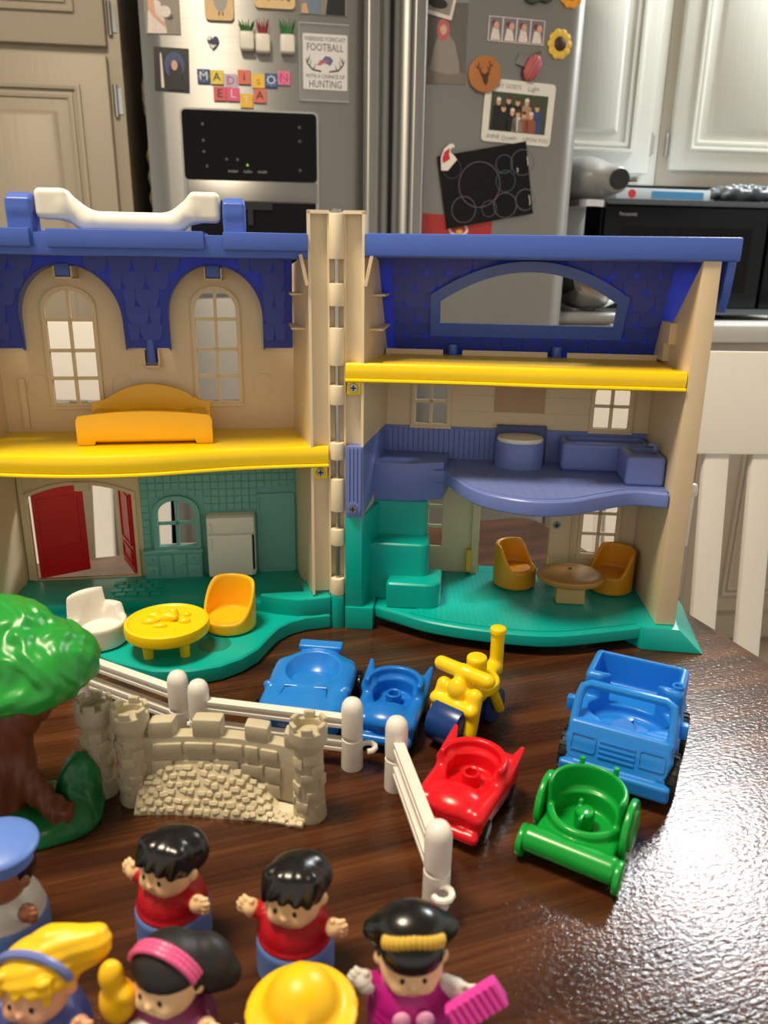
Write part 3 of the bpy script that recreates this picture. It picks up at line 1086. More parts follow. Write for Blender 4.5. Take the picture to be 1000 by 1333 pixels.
for i, (x, z, c) in enumerate(((-.046, .016, 0), (-.024, .020, 0), (-.004, .018, 0), (.016, .019, 2), (.040, .010, 3), (-.034, .004, 0), (-.014, -.002, 0), (-.001, -.004, 4), (.012, -.006, 1), (.028, -.006, 1))):
    y_ = -.0036 - (.0008 if i > 4 else 0)
    poly(CL[c], [(x - .012, -.037), (x + .012, -.037), (x + .011, z - .008), (x, z - .002), (x - .011, z - .008)], y_, o, 'clothing', .0003)
    blob(P_SKIN, x, z + .001, .0050, .0068, y_ - .0003, o, 'face', 12, .0003)
    blob(P_BROWN if i % 3 else P_WHITE, x, z + .0062, .0048, .0035, y_ - .0006, o, 'hair', 12, .0002)

o = on_door('bubble_painting', 'black canvas with chalk-drawn bubbles tilted on the right door', 'painting', .709, .456, tilt=R(-10.5))
quad(mat('black_canvas', (24, 24, 28), .6, spec=.15), -.0965, .0965, -.073, .073, -.012, 0, o, 'canvas')
for i, (x, z, r, c) in enumerate(((-.015, .004, .046, (120, 100, 116)), (.044, .036, .019, (74, 92, 104)), (.043, .002, .022, (66, 96, 98)), (.084, .033, .026, (96, 96, 108)),
                                  (.082, -.042, .022, (110, 110, 112)), (.036, -.046, .026, (104, 104, 106)), (-.056, -.040, .027, (104, 104, 106)), (.000, -.047, .017, (90, 90, 92)), (-.070, .045, .020, (66, 66, 72)))):
    n = 30
    MB().plate([(x + r * cos(2 * pi * q / n), z + r * sin(2 * pi * q / n)) for q in range(n)],
               [[(x + (r - .0013) * cos(2 * pi * q / n), z + (r - .0013) * sin(2 * pi * q / n)) for q in range(n)]],
               lambda a, b, t: (a, -.012 - .0004 * t - .00002 * i, b)).build('bubble', mat('chalk_%d_%d' % (c[0], c[1]), c, .7), o)
for (x, z, l) in ((.094, .034, .010), (.090, -.044, .012), (.070, .02, .005)):
    poly(mat('chalk_white', (190, 190, 190), .7), [(x, z - l), (x + .003, z - l * .6), (x + .003, z + l * .6), (x, z + l), (x + .001, z)], -.0122, o, 'chalk_highlight', .0003)
o = on_door('santa_hat_magnet', 'red and white santa hat magnet on the canvas corner', 'magnet', .623, .505)
o.location = KP(.623, bulge(.623) - .0135, .505)
poly(WHITE, [(-.014, -.022), (.000, -.022), (.019, .000), (.012, .008), (.004, .014), (.006, .022), (.013, .024), (.010, .030), (.002, .030), (-.010, .020), (-.016, .002)], 0, o, 'white_border', .003)
poly(mat('santa_red', (206, 36, 48), .35), [(-.011, -.008), (.004, .001), (.001, .010), (.003, .022), (-.008, .015), (-.013, .002)], -.003, o, 'red_cap', .001)
o = on_door('glitter_card', 'red glittery card under the black canvas', 'card', .650, .372, tilt=R(3))
quad(mat('red_glitter', (176, 52, 48), .25, .4, var=.6, scale=420), -.078, .078, -.06, .022, -.002, 0, o, 'card')
blob(WHITE, .004, -.006, .022, .014, -.002, o, 'white_badge')
blob(mat('santa_red', (206, 36, 48), .35), .004, -.005, .017, .010, -.0026, o, 'red_badge')
blob(mat('petal_yellow', (232, 194, 76), .35), .006, -.009, .007, .005, -.0032, o, 'yellow_badge')

# things on the fridge's left flank
o = tag(sdf('flank_magnet', lambda X, Y, Z: ell(X, Y, Z, (0, 0, 0), (.012, .05, .055)) + .002 * np.sin(Z * 240) * np.sin(Y * 160), (-.016, -.055, -.06), (.016, .055, .06), .004, mat('beige_clip', (150, 136, 112), .6)), 'beige lumpy magnet on the flank of the refrigerator by the pantry', 'magnet')
o.location = KP(-.010, .14, .625)
o.rotation_euler = (0, 0, KA)
o = thing('oven_mitt', 'colourful printed cloth hanging on the refrigerator flank', 'cloth', KP(-.008, .13, .46), KA)
sdf('cloth', lambda X, Y, Z: rbox(X, Y, Z, (0, 0, 0), (.008, .04, .075), .006) + .0025 * np.sin(Z * 150 + Y * 60), (-.012, -.045, -.08), (.012, .045, .08), .004, mat('cloth_print', (120, 110, 70), .8, var=.7, scale=70), o)
MB().tube([(0, -.02, .075), (0, -.02, .10), (0, .0, .105), (0, .0, .075)], .003, 6).build('loop', mat('cloth_loop', (180, 60, 50), .8), o)

# ------------------------------------------------------------------ the toy house (two hinged halves standing open)
HX, HY = -.0375, .589
house = thing('toy_house', 'open two-storey plastic dollhouse with blue roof, cream walls and teal base', 'dollhouse', (HX, HY, 0))
AR, AL = R(-5.8), R(9.0)


def TR(x, y, z):
    return (x * cos(AR) - y * sin(AR), x * sin(AR) + y * cos(AR), z)


def TL(x, y, z):
    return (-x * cos(AL) - y * sin(AL), -x * sin(AL) + y * cos(AL), z)


DR, DL = .090, .080   # depth of each half


def arch(x0, x1, z0, zs, zt, n=14):
    """arched outline: straight sides to zs, elliptical head to zt"""
    c, r = (x0 + x1) / 2, (x1 - x0) / 2
    pts = [(x0, z0), (x1, z0)]
    for i in range(n + 1):
        t = pi * i / n
        pts.append((c + r * cos(t), zs + (zt - zs) * sin(t)))
    return pts


def seg_arch(x0, x1, z0, zs, zt, n=16):
    """flat segmental arch"""
    pts = [(x0, z0), (x1, z0)]
    for i in range(n + 1):
        u = 1 - i / n
        pts.append((x0 + (x1 - x0) * u, zs + (zt - zs) * (1 - (2 * u - 1) ** 2)))
    return pts


def inset(pts, d):
    cx = sum(p[0] for p in pts) / len(pts)
    cz = sum(p[1] for p in pts) / len(pts)
    x0, x1 = min(p[0] for p in pts), max(p[0] for p in pts)
    z0, z1 = min(p[1] for p in pts), max(p[1] for p in pts)
    kx_, kz_ = 1 - 2 * d / (x1 - x0), 1 - 2 * d / (z1 - z0)
    mx_, mz_ = (x0 + x1) / 2, (z0 + z1) / 2
    return [(mx_ + (p[0] - mx_) * kx_, mz_ + (p[1] - mz_) * kz_) for p in pts]


def window(tf, y, shape, cols, rows_z, m, wide=.0032, proud=.0022, sill=True):
    """moulded window frame with muntins around an opening in a wall whose inner face is at local y"""
    x0, x1 = min(p[0] for p in shape), max(p[0] for p in shape)
    z0, z1 = min(p[1] for p in shape), max(p[1] for p in shape)
    b = MB(tf)
    b.plate(inset(shape, -wide), [shape], lambda a, c, t: (a, y + .002 - (proud + .002) * t, c))
    fr_ = b.build('window_frame', m, house)
    g = MB(tf)
    for i in range(1, cols):
        x = x0 + (x1 - x0) * i / cols
        g.span(x - .0014, x + .0014, y - .0004, y + .0018, z0, z1 - .0002)
    for zz in rows_z:
        hw_ = (x1 - x0) / 2
        g.span(x0, x1, y - .0004, y + .0018, zz - .0014, zz + .0014)
    g.build('muntin', m, fr_)
    if sill:
        MB(tf).span(x0 - .004, x1 + .004, y - .0032, y + .001, z0 - .0045, z0 - .0022).build('window_sill', m, fr_)
    return fr_


def screw(tf, x, y, z):
    s = MB(tf).cyl((x, y, z), (x, y - .0016, z), .0036, .0032, n=16).build('screw', METAL, house)
    MB(tf).span(x - .0022, x + .0022, y - .0019, y - .0012, z - .0005, z + .0005).span(x - .0005, x + .0005, y - .0019, y - .0012, z - .0022, z + .0022).build('screw_slot', DARK, s)


# hinge post
MB().cyl((0, 0, .028), (0, 0, .3275), .0017, n=10).build('hinge_pin', METAL, house)
MB().lathe([(0, .3295), (.0032, .3290), (.0036, .3275), (.0036, .325), (0, .325)], n=14).build('pin_head', METAL, house)
zs_ = [.326, .2947, .278, .2616, .2461, .2182, .2031, .1883, .1586, .145, .1293, .1024, .0873, .0734, .0442, .0296]
for i in range(0, len(zs_), 2):
    MB().cyl((0, 0, zs_[i + 1]), (0, 0, zs_[i]), .0056, n=20).build('hinge_knuckle', CREAM_HINGE, house, bevel=.0008)
MB().cyl((0, 0, .0), (0, 0, .0292), .0060, n=20).build('teal_knuckle', TEAL, house, bevel=.0008)

for tf, D_ in ((TR, DR), (TL, DL)):
    # channel-shaped front flange next to the hinge
    f = MB(tf).span(.0008, .0205, .0075, .0095, .030, .3275)
    f.span(.0188, .0208, -.001, .0095, .030, .3275).span(.0052, .0208, -.001, .0095, .3255, .3280).span(.0052, .0066, .001, .0095, .030, .3275)
    f.build('hinge_flange', CREAM_HINGE, house)
    # end wall behind the flange, with ribs that carry the roof
    e = MB(tf)
    e.add([(.0190, .004, .030), (.0208, .004, .030), (.0300, D_, .018), (.0280, D_, .018), (.0190, .004, .300), (.0208, .004, .300), (.0300, D_, .290), (.0280, D_, .290)],
          [(0, 1, 2, 3), (4, 5, 6, 7), (0, 1, 5, 4), (1, 2, 6, 5), (2, 3, 7, 6), (3, 0, 4, 7)])
    e.build('end_wall', CREAM, house)
    for zz, yy in ((.268, .030), (.243, .018)):
        MB(tf).span(.020, .033, yy, D_ - .004, zz, zz + .0016).build('roof_rib', CREAM, house)
    MB(tf).box((.0240, -.0005, .287), (.0025, .006, .022), ry=R(12)).build('roof_clip', CREAM, house)

# ---- left half -----------------------------------------------------
W1 = arch(.1905, .2262, .178, .2525, .2685)
W2 = arch(.0765, .1095, .179, .2535, .2695)
DOOR = seg_arch(.1727, .2584, .022, .098, .108)
KWIN = arch(.1195, .1515, .050, .079, .0925)
bwL = MB(TL).plate([(.028, .016), (.276, .016), (.276, .291), (.028, .291)], [W1, W2, DOOR, KWIN], lambda a, b, t: (a, DL + .002 * t, b)).build('back_wall', CREAM, house)
window(TL, DL, W1, 2, (.1985, .221, .2455), CREAM)
window(TL, DL, W2, 2, (.1995, .222, .2465), CREAM)
for cx in (.238, .172, .0565):
    n = 24
    MB(TL).plate([(cx + .0088 * cos(2 * pi * i / n), .1915 + .0105 * sin(2 * pi * i / n)) for i in range(n)],
                 [[(cx + .0081 * cos(2 * pi * i / n), .1915 + .0098 * sin(2 * pi * i / n)) for i in range(n)]],
                 lambda a, b, t: (a, DL + .001 - .0016 * t, b)).build('round_moulding', CREAM, bwL)
# far end wall
MB(TL).add([(.270, -.004, .02), (.274, -.004, .02), (.274, DL, .018), (.266, DL, .018), (.270, -.004, .300), (.274, -.004, .300), (.274, DL, .29), (.266, DL, .29)],
           [(0, 1, 2, 3), (4, 5, 6, 7), (0, 1, 5, 4), (1, 2, 6, 5), (2, 3, 7, 6), (3, 0, 4, 7)]).build('end_wall', CREAM, house)
MB(TL).span(.248, .2525, DL - .003, DL, .158, .199).build('pilaster', CREAM, bwL)
MB(TL).span(.2610, .2645, DL - .003, DL, .022, .132).build('pilaster', CREAM, bwL)

# roof of the left half: ridge band, panel with two arched dormer openings
MB(TL).span(.0208, .279, -.0005, .060, .2945, .3095).build('ridge_band', ROOF, house, bevel=.0012)
for a, b in ((.0208, .0805), (.0935, .1985), (.2090, .280)):
    MB(TL).span(a, b, -.006, .050, .2995, .3118).build('ridge_cap', ROOF, house, bevel=.0014)


def roofL(x, s, off):
    # s = height z on the panel, panel leans from y .062 at the top to .0775 at the bottom
    t = (.297 - s) / (.297 - .2205)
    return (x, .058 + t * (.0775 - .058) - off, s)


A1 = arch(.1655, .2440, .2215, .2470, .2885, 22)
A2 = arch(.0545, .1300, .2215, .2480, .2890, 22)
outl = [(.0302, .2235), (.0545, .2235)] + A2[2:] + [(.1300, .2235), (.1415, .2235), (.1415, .2115), (.1500, .2115), (.1500, .2235), (.1655, .2235)] + A1[2:] + [(.2440, .2235), (.2690, .2235), (.2690, .2985), (.0302, .2985)]
# the arches run right to left in A[2:], turn them round so the outline keeps its direction
A1r, A2r = A1[2:][::-1], A2[2:][::-1]
outl = [(.0302, .2235), (.0545, .2235)] + A2r + [(.1300, .2235), (.1415, .2235), (.1415, .2115), (.1500, .2115), (.1500, .2235), (.1655, .2235)] + A1r + [(.2440, .2235), (.2690, .2235), (.2690, .2985), (.0302, .2985)]
rp = MB(TL).plate(outl, [], lambda a, b, t: roofL(a, b, .0022 * (1 - t))).build('roof_panel', ROOF_IN, house)
for A in (A1, A2):
    # dormer reveal from the panel back to the wall
    g = MB(TL)
    o_ = A
    n = len(o_)
    pts, fs = [], []
    for (x, z) in o_[1:] + [o_[0]]:
        y0 = roofL(x, z, .0022)[1]
        c = (o_[0][0] + o_[1][0]) / 2
        pts += [(x, y0, z), (x, DL, z), (x + (.0014 if x > c else -.0014), y0, z + .0012), (x + (.0014 if x > c else -.0014), DL, z + .0012)]
    for i in range(n - 1):
        k = 4 * i
        fs += [(k, k + 1, k + 5, k + 4), (k + 2, k + 3, k + 7, k + 6), (k, k + 4, k + 6, k + 2)]
    g.add(pts, fs).build('dormer_reveal', ROOF, rp)
    c = (A[0][0] + A[1][0]) / 2
    y0 = roofL(c, .283, .0022)[1]
    MB(TL).span(c - .0052, c + .0052, y0 - .003, y0 + .006, .2795, .2890).build('keystone', ROOF, rp, bevel=.0008)
    k = MB(TL).span(c - .0070, c - .0056, y0 - .002, DL, .2780, .287).span(c + .0056, c + .0070, y0 - .002, DL, .2780, .287).span(c - .0070, c + .0070, y0 - .002, DL, .2776, .2790)
    k.build('keystone_clip', CREAM, house)
MB(TL).span(.1392, .1406, .0725, DL, .2085, .222).span(.1509, .1523, .0725, DL, .2085, .222).span(.1392, .1523, .0725, DL, .2080, .2095).build('roof_clip', CREAM, house)
MB(TL).cyl((.1458, .0735, .2115), (.1458, .0735, .231), .0036, n=14).build('roof_peg', ROOF, rp, bevel=.001)


def scallop(tfn, name='shingle'):
    """one moulded shingle, thin at the top and thick at its rounded butt; local x across, z up, facing -y"""
    w_, h_ = .0177, .0133
    pts = [(-w_ / 2, h_ / 2), (-w_ / 2, -h_ * .02), (-w_ * .33, -h_ / 2), (w_ * .33, -h_ / 2), (w_ / 2, -h_ * .02), (w_ / 2, h_ / 2)]
    return MB().plate(pts, [], lambda a, b, t: (a, -(.0005 + .0019 * (.5 - b / h_)) * t + .0004, b)).build(name, ROOF_SH, None)


def inside(p, pl):
    x, y = p
    c = False
    j = len(pl) - 1
    for i in range(len(pl)):
        if (pl[i][1] > y) != (pl[j][1] > y) and x < (pl[j][0] - pl[i][0]) * (y - pl[i][1]) / (pl[j][1] - pl[i][1]) + pl[i][0]:
            c = not c
        j = i
    return c


sh0 = scallop(None)
first = True


def put_shingle(parent, tf, x, z, surf, ang, mirror, sx=1.0):
    global first
    p = surf(x, z, .0)
    q = tf(*p)
    rzz = (AR if not mirror else AL)
    M = Matrix.Translation(q) @ Matrix.Rotation(rzz, 4, 'Z') @ Matrix.Rotation(ang, 4, 'X') @ Matrix.Diagonal((sx, 1, 1, 1))
    if first:
        sh0.parent = parent
        sh0.matrix_local = M
        first = False
    else:
        share('shingle', sh0, parent, mtx=M)


angL = math.atan2(.0195, .0765)
CHK = ((-.5, .48), (.5, .48), (-.5, 0), (.5, 0), (0, -.5), (0, .48), (-.3, -.5), (.3, -.5), (-.5, .25), (.5, .25))


def shingle_row(parent, tf, z, xs, xlo, xhi, holes, surf, ang, mirror):
    for x in xs:
        for sx, dx0 in ((1.0, 0), (.5, -.0045), (.5, .0045)):
            xx = x + dx0
            hw_ = .00885 * sx
            if xx - hw_ < xlo or xx + hw_ > xhi:
                continue
            if any(inside((xx + u * 2 * hw_, z + v * .0133), h_) for u, v in CHK for h_ in holes):
                continue
            put_shingle(parent, tf, xx, z, surf, ang, mirror, sx)
            if sx == 1.0:
                break


for row in range(5):
    z = .2905 - row * .0134
    shingle_row(rp, TL, z, [.036 + k * .0180 + (.009 if row % 2 else 0) for k in range(-1, 14)], .0305, .2685, (A1, A2), lambda a, b, o: roofL(a, b, .0022), angL, True)

# carrying handle on the ridge
for (x0, x1, s) in ((.2070, .2240, 1), (.0645, .0800, -1)):
    xc = (x0 + x1) / 2
    kn = sdf('handle_mount', lambda X, Y, Z, s=s, hw=(x1 - x0) / 2: smin(rbox(X, Y, Z, (0, 0, .006), (hw, .011, .013), .002),
             rcyl(X, Y, Z, (0, 0, .011), .0115, hw, .003, axis='x'), .001), (-.009, -.013, -.008), (.009, .013, .026), .0007, ROOF, house)
    kn.location = TL(xc, .010, .3125)
    kn.rotation_euler = (0, 0, AL)


def hand_bar(X, Y, Z):
    # local x runs along the ridge; grip dips between two lumps
    a = rbox(X, Y, Z, (-.0510, 0, .0195), (.0108, .0095, .0100), .004)
    b = rbox(X, Y, Z, (.0510, 0, .0195), (.0108, .0095, .0100), .004)
    f = np.minimum(a, b)
    f = un(f, cap(X, Y, Z, (-.0430, 0, .0180), (-.0290, 0, .0090), .0085, .0070), cap(X, Y, Z, (.0430, 0, .0180), (.0290, 0, .0090), .0085, .0070), cap(X, Y, Z, (-.0300, 0, .0085), (.0300, 0, .0085), .0070), k=.004)
    return f


hb = sdf('carrying_handle', hand_bar, (-.063, -.012, -.002), (.063, .012, .032), .0009, mat('ivory_plastic', (240, 236, 220), .3), house)
hb.location = TL(.1435, .010, .3085)
hb.rotation_euler = (0, 0, AL)

# yellow upper floor with a wavy rolled front edge


def wavy(pts, n=40):
    """smooth front edge through (x, y) control points"""
    xs = np.array([p[0] for p in pts])
    ys = np.array([p[1] for p in pts])
    out = []
    for i in range(n + 1):
        x = xs[0] + (xs[-1] - xs[0]) * i / n
        j = min(max(int(np.searchsorted(xs, x)) - 1, 0), len(xs) - 2)
        t = (x - xs[j]) / (xs[j + 1] - xs[j])
        sl = [(ys[min(q + 1, len(ys) - 1)] - ys[max(q - 1, 0)]) / (xs[min(q + 1, len(xs) - 1)] - xs[max(q - 1, 0)]) for q in (j, j + 1)]
        hx_ = xs[j + 1] - xs[j]
        yv = (2 * t ** 3 - 3 * t ** 2 + 1) * ys[j] + (t ** 3 - 2 * t ** 2 + t) * hx_ * sl[0] + (3 * t ** 2 - 2 * t ** 3) * ys[j + 1] + (t ** 3 - t ** 2) * hx_ * sl[1]
        out.append((float(x), float(yv)))
    return out


def lipped_floor(tf, front, D_, z0, z1, m, name, r=.005):
    """slab whose front edge carries a rounded double lip"""
    b = MB(tf)
    prof = [(.0, z1 - .0012), (-.0012, z1), (-.0045, z1 - .0002), (-.0062, z1 - .0022), (-.0068, z1 - .0070), (-.0064, z0 + .0046), (-.0056, z0 + .0038), (-.0078, z0 + .0028), (-.0080, z0 + .0016), (-.0062, z0 + .0004), (-.003, z0), (.0, z0 + .001)]
    n = len(front)
    pts, fs = [], []
    m_ = len(prof)
    for (x, y) in front:
        for (dy, z) in prof:
            pts.append((x, y + dy, z))
    for i in range(n - 1):
        for j in range(m_ - 1):
            fs.append((i * m_ + j, (i + 1) * m_ + j, (i + 1) * m_ + j + 1, i * m_ + j + 1))
    fs += [tuple(range(m_)), tuple(range((n - 1) * m_, n * m_))]
    b.add(pts, fs)
    slab = front + [(front[-1][0], D_), (front[0][0], D_)]
    b.prism(slab, z1 - .0052, z1 - .0012)
    return b.build(name, m, house)


fl = wavy([(.0070, .004), (.045, .0035), (.085, .000), (.150, -.0115), (.205, -.010), (.268, .003)])
yfL = lipped_floor(TL, fl, DL - .0002, .1385, .1555, YELL, 'upper_floor')
MB(TL).span(.0078, .0190, -.001, .010, .1295, .1400).build('floor_tab', YELL, yfL, bevel=.0008)
screw(TL, .0134, -.0011, .1350)

# kitchen wall of tiles with arched window, counter, fridge and a panel
kw = MB(TL).plate([(.0300, .018), (.1655, .018), (.1655, .136), (.0300, .136)], [inset(KWIN, -.0002)], lambda a, b, t: (a, DL - .0002 - .0012 * t, b)).build('kitchen_wall', SAGE, house)
tile0 = MB().box((0, 0, 0), (.0061, .0010, .0061)).build('tile', SAGE, None, bevel=.0003, segs=1)
tf_first = True
zones = [(.0665, .1100, .018, .0805), (.030, .0655, .018, .0965), (.1130, .166, .018, .0482)]
KFR = inset(KWIN, -.0044)
for i in range(20):
    for j in range(16):
        x, z = .0345 + i * .0067, .0240 + j * .0067
        if z > .133 or any(a - .002 < x < b + .002 and c - .002 < z < d_ + .002 for a, b, c, d_ in zones) or any(inside((x + u, z + v), KFR) for u in (-.0028, .0028) for v in (-.0028, .0028)):
            continue
        M = Matrix.Translation(TL(x, DL - .0018, z)) @ Matrix.Rotation(AL, 4, 'Z')
        if tf_first:
            tile0.parent = kw
            tile0.matrix_local = M
            tf_first = False
        else:
            share('tile', tile0, kw, mtx=M)
window(TL, DL - .002, KWIN, 2, (.0705,), SAGE, wide=.0042, proud=.0045)
kc = MB(TL).span(.1150, .1650, DL - .0100, DL - .001, .018, .0455).build('kitchen_counter', SAGE, house, bevel=.0008)
MB(TL).span(.1138, .1660, DL - .0125, DL - .001, .0455, .0480).build('counter_top', SAGE, kc, bevel=.0006)
for (x0, x1, z0, z1) in ((.1530, .1635, .0355, .0440), (.1530, .1635, .0235, .0340), (.1408, .1512, .0235, .0440), (.1290, .1392, .0235, .0440), (.1168, .1272, .0355, .0440), (.1168, .1272, .0235, .0340)):
    d = MB(TL).span(x0, x1, DL - .0112, DL - .0095, z0, z1).build('cabinet_door', SAGE, kc, bevel=.0005)
    kx0 = (x0 + x1) / 2 if z1 - z0 < .012 else (x0 + .002 if x0 < .135 else x1 - .002)
    MB(TL).cyl((kx0, DL - .011, (z0 + z1) / 2), (kx0, DL - .0130, (z0 + z1) / 2), .0012, n=10).build('knob', SAGE, kc)
tfz = MB(TL).span(.0672, .1095, DL - .016, DL - .001, .0225, .0800).build('toy_refrigerator', WHITE, house, bevel=.0035, segs=3)
d = MB(TL).span(.0678, .1090, DL - .0190, DL - .0155, .0645, .0795).build('freezer_door', WHITE, tfz, bevel=.0022, segs=3)
d = MB(TL).span(.0700, .1090, DL - .0190, DL - .0155, .0240, .0632).build('refrigerator_door', WHITE, tfz, bevel=.0022, segs=3)
MB(TL).span(.1052, .1072, DL - .0212, DL - .018, .0662, .0745).build('handle', WHITE, tfz, bevel=.0006)
MB(TL).span(.1052, .1072, DL - .0212, DL - .018, .0490, .0605).build('handle', WHITE, tfz, bevel=.0006)
MB(TL).span(.0683, .0698, DL - .0185, DL - .0155, .0300, .0620).build('door_seam', DARK, tfz)
MB(TL).plate(rrect(.0318, .0650, .0215, .0960, .002), [rrect(.0336, .0632, .0236, .0938, .0015)], lambda a, b, t: (a, DL - .001 - .0034 * t, b)).plate(rrect(.0330, .0638, .0225, .0950, .001), [], lambda a, b, t: (a, DL - .001 - .0020 * t, b)).build('wall_panel', SAGE, house)

# red double doors of the left half
MB(TL).plate(inset(DOOR, -.003), [DOOR], lambda a, b, t: (a, DL + .001 - .0035 * t, b)).build('door_surround', CREAM, house)
MB(TL).span(.2065, .2190, DL - .004, DL, .1025, .1105).build('door_keystone', CREAM, house, bevel=.0008)


def red_leaf(hx, sgn, ang, w_, zt0, zt1):
    """leaf hinged at local x = hx swinging away (outwards); sgn is the direction of the free edge"""
    def tf(a, y, z):
        return TL(hx + sgn * (a * cos(ang) - y * sin(ang)), DL + .003 + a * sin(ang) + y * cos(ang), z)
    n = 8
    top = [(w_ * i / n, zt0 + (zt1 - zt0) * (1 - (1 - i / n) ** 2)) for i in range(n + 1)]
    l = MB(tf).plate([(0, .0215), (w_, .0215)] + top[::-1], [], lambda a, b, t: (a, -.0015 + .003 * t, b)).build('red_door', RED, house)
    for z0, z1 in ((.028, .043), (.047, zt0 - .004)):
        MB(tf).plate(rrect(.004, w_ - .004, z0, z1, .001), [rrect(.0055, w_ - .0055, z0 + .0015, z1 - .0015, .001)], lambda a, b, t: (a, -.0013 - .0012 * t, b)).build('door_moulding', RED, l)


red_leaf(.2568, -1, R(26), .0425, .0985, .1065)
red_leaf(.1745, 1, R(68), .0425, .0985, .1065)

# teal base of the left half: inner floor and the round patio
flr = MB(TL).prism([(.0280, .0105), (.0280, DL - .0004), (.2750, DL - .0004), (.2750, .012), (.255, .020), (.19, .0255), (.13, .0205), (.088, .012), (.062, .0075)], .012, .0215).build('inner_floor', TEAL, house, bevel=.0012)
random.seed(3)
for r_ in range(4):
    for q in range(4):
        x = .152 + q * .0098 + (.0045 if r_ % 2 else 0)
        MB(TL).box((x, .036 + r_ * .0085, .0216), (.0086, .0070, .0026)).build('paving_brick', TEAL, flr, bevel=.0004, segs=1)
pat = [(.0060, -.0050), (.0262, -.0075), (.0400, -.0140), (.0500, -.0240), (.0575, -.0385), (.0660, -.0570), (.0780, -.0705), (.0930, -.0800), (.1140, -.0850), (.1410, -.0815), (.1700, -.0640), (.1950, -.0420), (.2200, -.0200), (.2480, -.0100), (.2760, -.0080), (.2760, .030), (.0060, .030)]
MB(TL).prism(pat, .0, .0135).build('patio', TEAL, house, bevel=.0035, segs=3)
MB(TL).prism([(.0060, -.0035), (.0200, -.0055), (.0345, -.0060), (.0500, .0), (.0640, .0070), (.0640, .0115), (.0280, .0115), (.0280, .035), (.0060, .035)], .0125, .0285).build('corner_step', TEAL, house, bevel=.0018)
MB(TL).cyl((.0990, -.047, .0130), (.0990, -.047, .0137), .0125, n=24).build('patio_socket', mat('teal_deep', (0, 132, 116), .35), house)

# ---- right half -----------------------------------------------------
V1 = arch(.0548, .0830, .1590, .1880, .1995)
V2 = arch(.2090, .2385, .1595, .1890, .2000)
V3 = arch(.0548, .0830, .0440, .0930, .1040)
V4 = arch(.2090, .2385, .0440, .0930, .1040)
RD = [(.1171, .018), (.1803, .018), (.1803, .106), (.1171, .106)]
bwR = MB(TR).plate([(.028, .016), (.262, .016), (.262, .222), (.028, .222)], [V1, V2, V3, V4, RD], lambda a, b, t: (a, DR + .002 * t, b)).build('back_wall', CREAM, house)
window(TR, DR, V1, 2, (.178,), CREAM)
window(TR, DR, V2, 2, (.1785,), CREAM)
window(TR, DR, V3, 2, (.0625, .082), CREAM)
window(TR, DR, V4, 2, (.0625, .082), CREAM)
for z in (.170, .184):
    MB(TR).span(.090, .205, DR - .0007, DR, z - .0004, z + .0004).build('siding_line', CREAM, bwR)
MB(TR).plate(rrect(.124, .167, .1705, .205, .001), [], lambda a, b, t: (a, DR + .001 - .0022 * t, b)).build('wall_plaque', mat('tan_plaque', (188, 152, 112), .45), bwR)
MB(TR).span(.1100, .1168, DR - .004, DR, .018, .110).build('pilaster', CREAM, bwR, bevel=.0006)
MB(TR).span(.1806, .1980, DR - .004, DR, .018, .110).build('pilaster', CREAM, bwR, bevel=.0006)
MB(TR).span(.1060, .1105, DR - .008, DR, .022, .043).build('door_stop', AMBER, house, bevel=.0006)
screw(TR, .1855, DR - .0042, .0705)
# thick end wall
MB(TR).add([(.2585, -.002, .0195), (.2740, -.002, .0195), (.2740, DR, .0195), (.2555, DR, .0195), (.2580, -.002, .2985), (.2705, -.002, .2985), (.2705, DR, .222), (.2555, DR, .222)],
           [(0, 1, 2, 3), (4, 5, 6, 7), (0, 1, 5, 4), (1, 2, 6, 5), (2, 3, 7, 6), (3, 0, 4, 7)]).build('end_wall', CREAM, house, bevel=.0009)
for z0, z1, y0 in ((.222, .238, .055), (.236, .252, .042)):
    MB(TR).span(.2520, .2590, y0, DR - .002, z0, z1).build('roof_rib', CREAM, house)
lv = MB(TR).span(.2740, .2825, .022, .032, .078, .120).build('doorbell_lever', WHITE, house, bevel=.002)
MB(TR).cyl((.2745, .029, .124), (.2850, .029, .124), .0065, .0055, n=18).build('doorbell_knob', WHITE, lv, bevel=.002)

# roof: ridge band and the panel with a wide segmental window


def roofR(x, s, off):
    t = (.2985 - s) / (.2985 - .2190)
    return (x, .046 + t * (.0885 - .046) - off, s)


RW = seg_arch(.0748, .2150, .2462, .2640, .2875)
RWo = seg_arch(.0668, .2225, .2352, .2690, .2955)
MB(TR).span(.0208, .2805, -.0005, .060, .2965, .3120).build('ridge_band', ROOF, house, bevel=.0020, segs=3)
MB(TR).span(.0208, .2822, -.004, .0, .2970, .3128).build('ridge_cap', ROOF, house, bevel=.0018)
rr = MB(TR).plate([(.0300, .2190), (.2560, .2190), (.2790, .2985), (.0240, .2985)], [RW], lambda a, b, t: roofR(a, b, -.002 * t)).build('roof_panel', ROOF_IN, house)
MB(TR).plate(RWo, [RW], lambda a, b, t: roofR(a, b, .0050 * t - .001)).build('roof_window_frame', ROOF, rr)
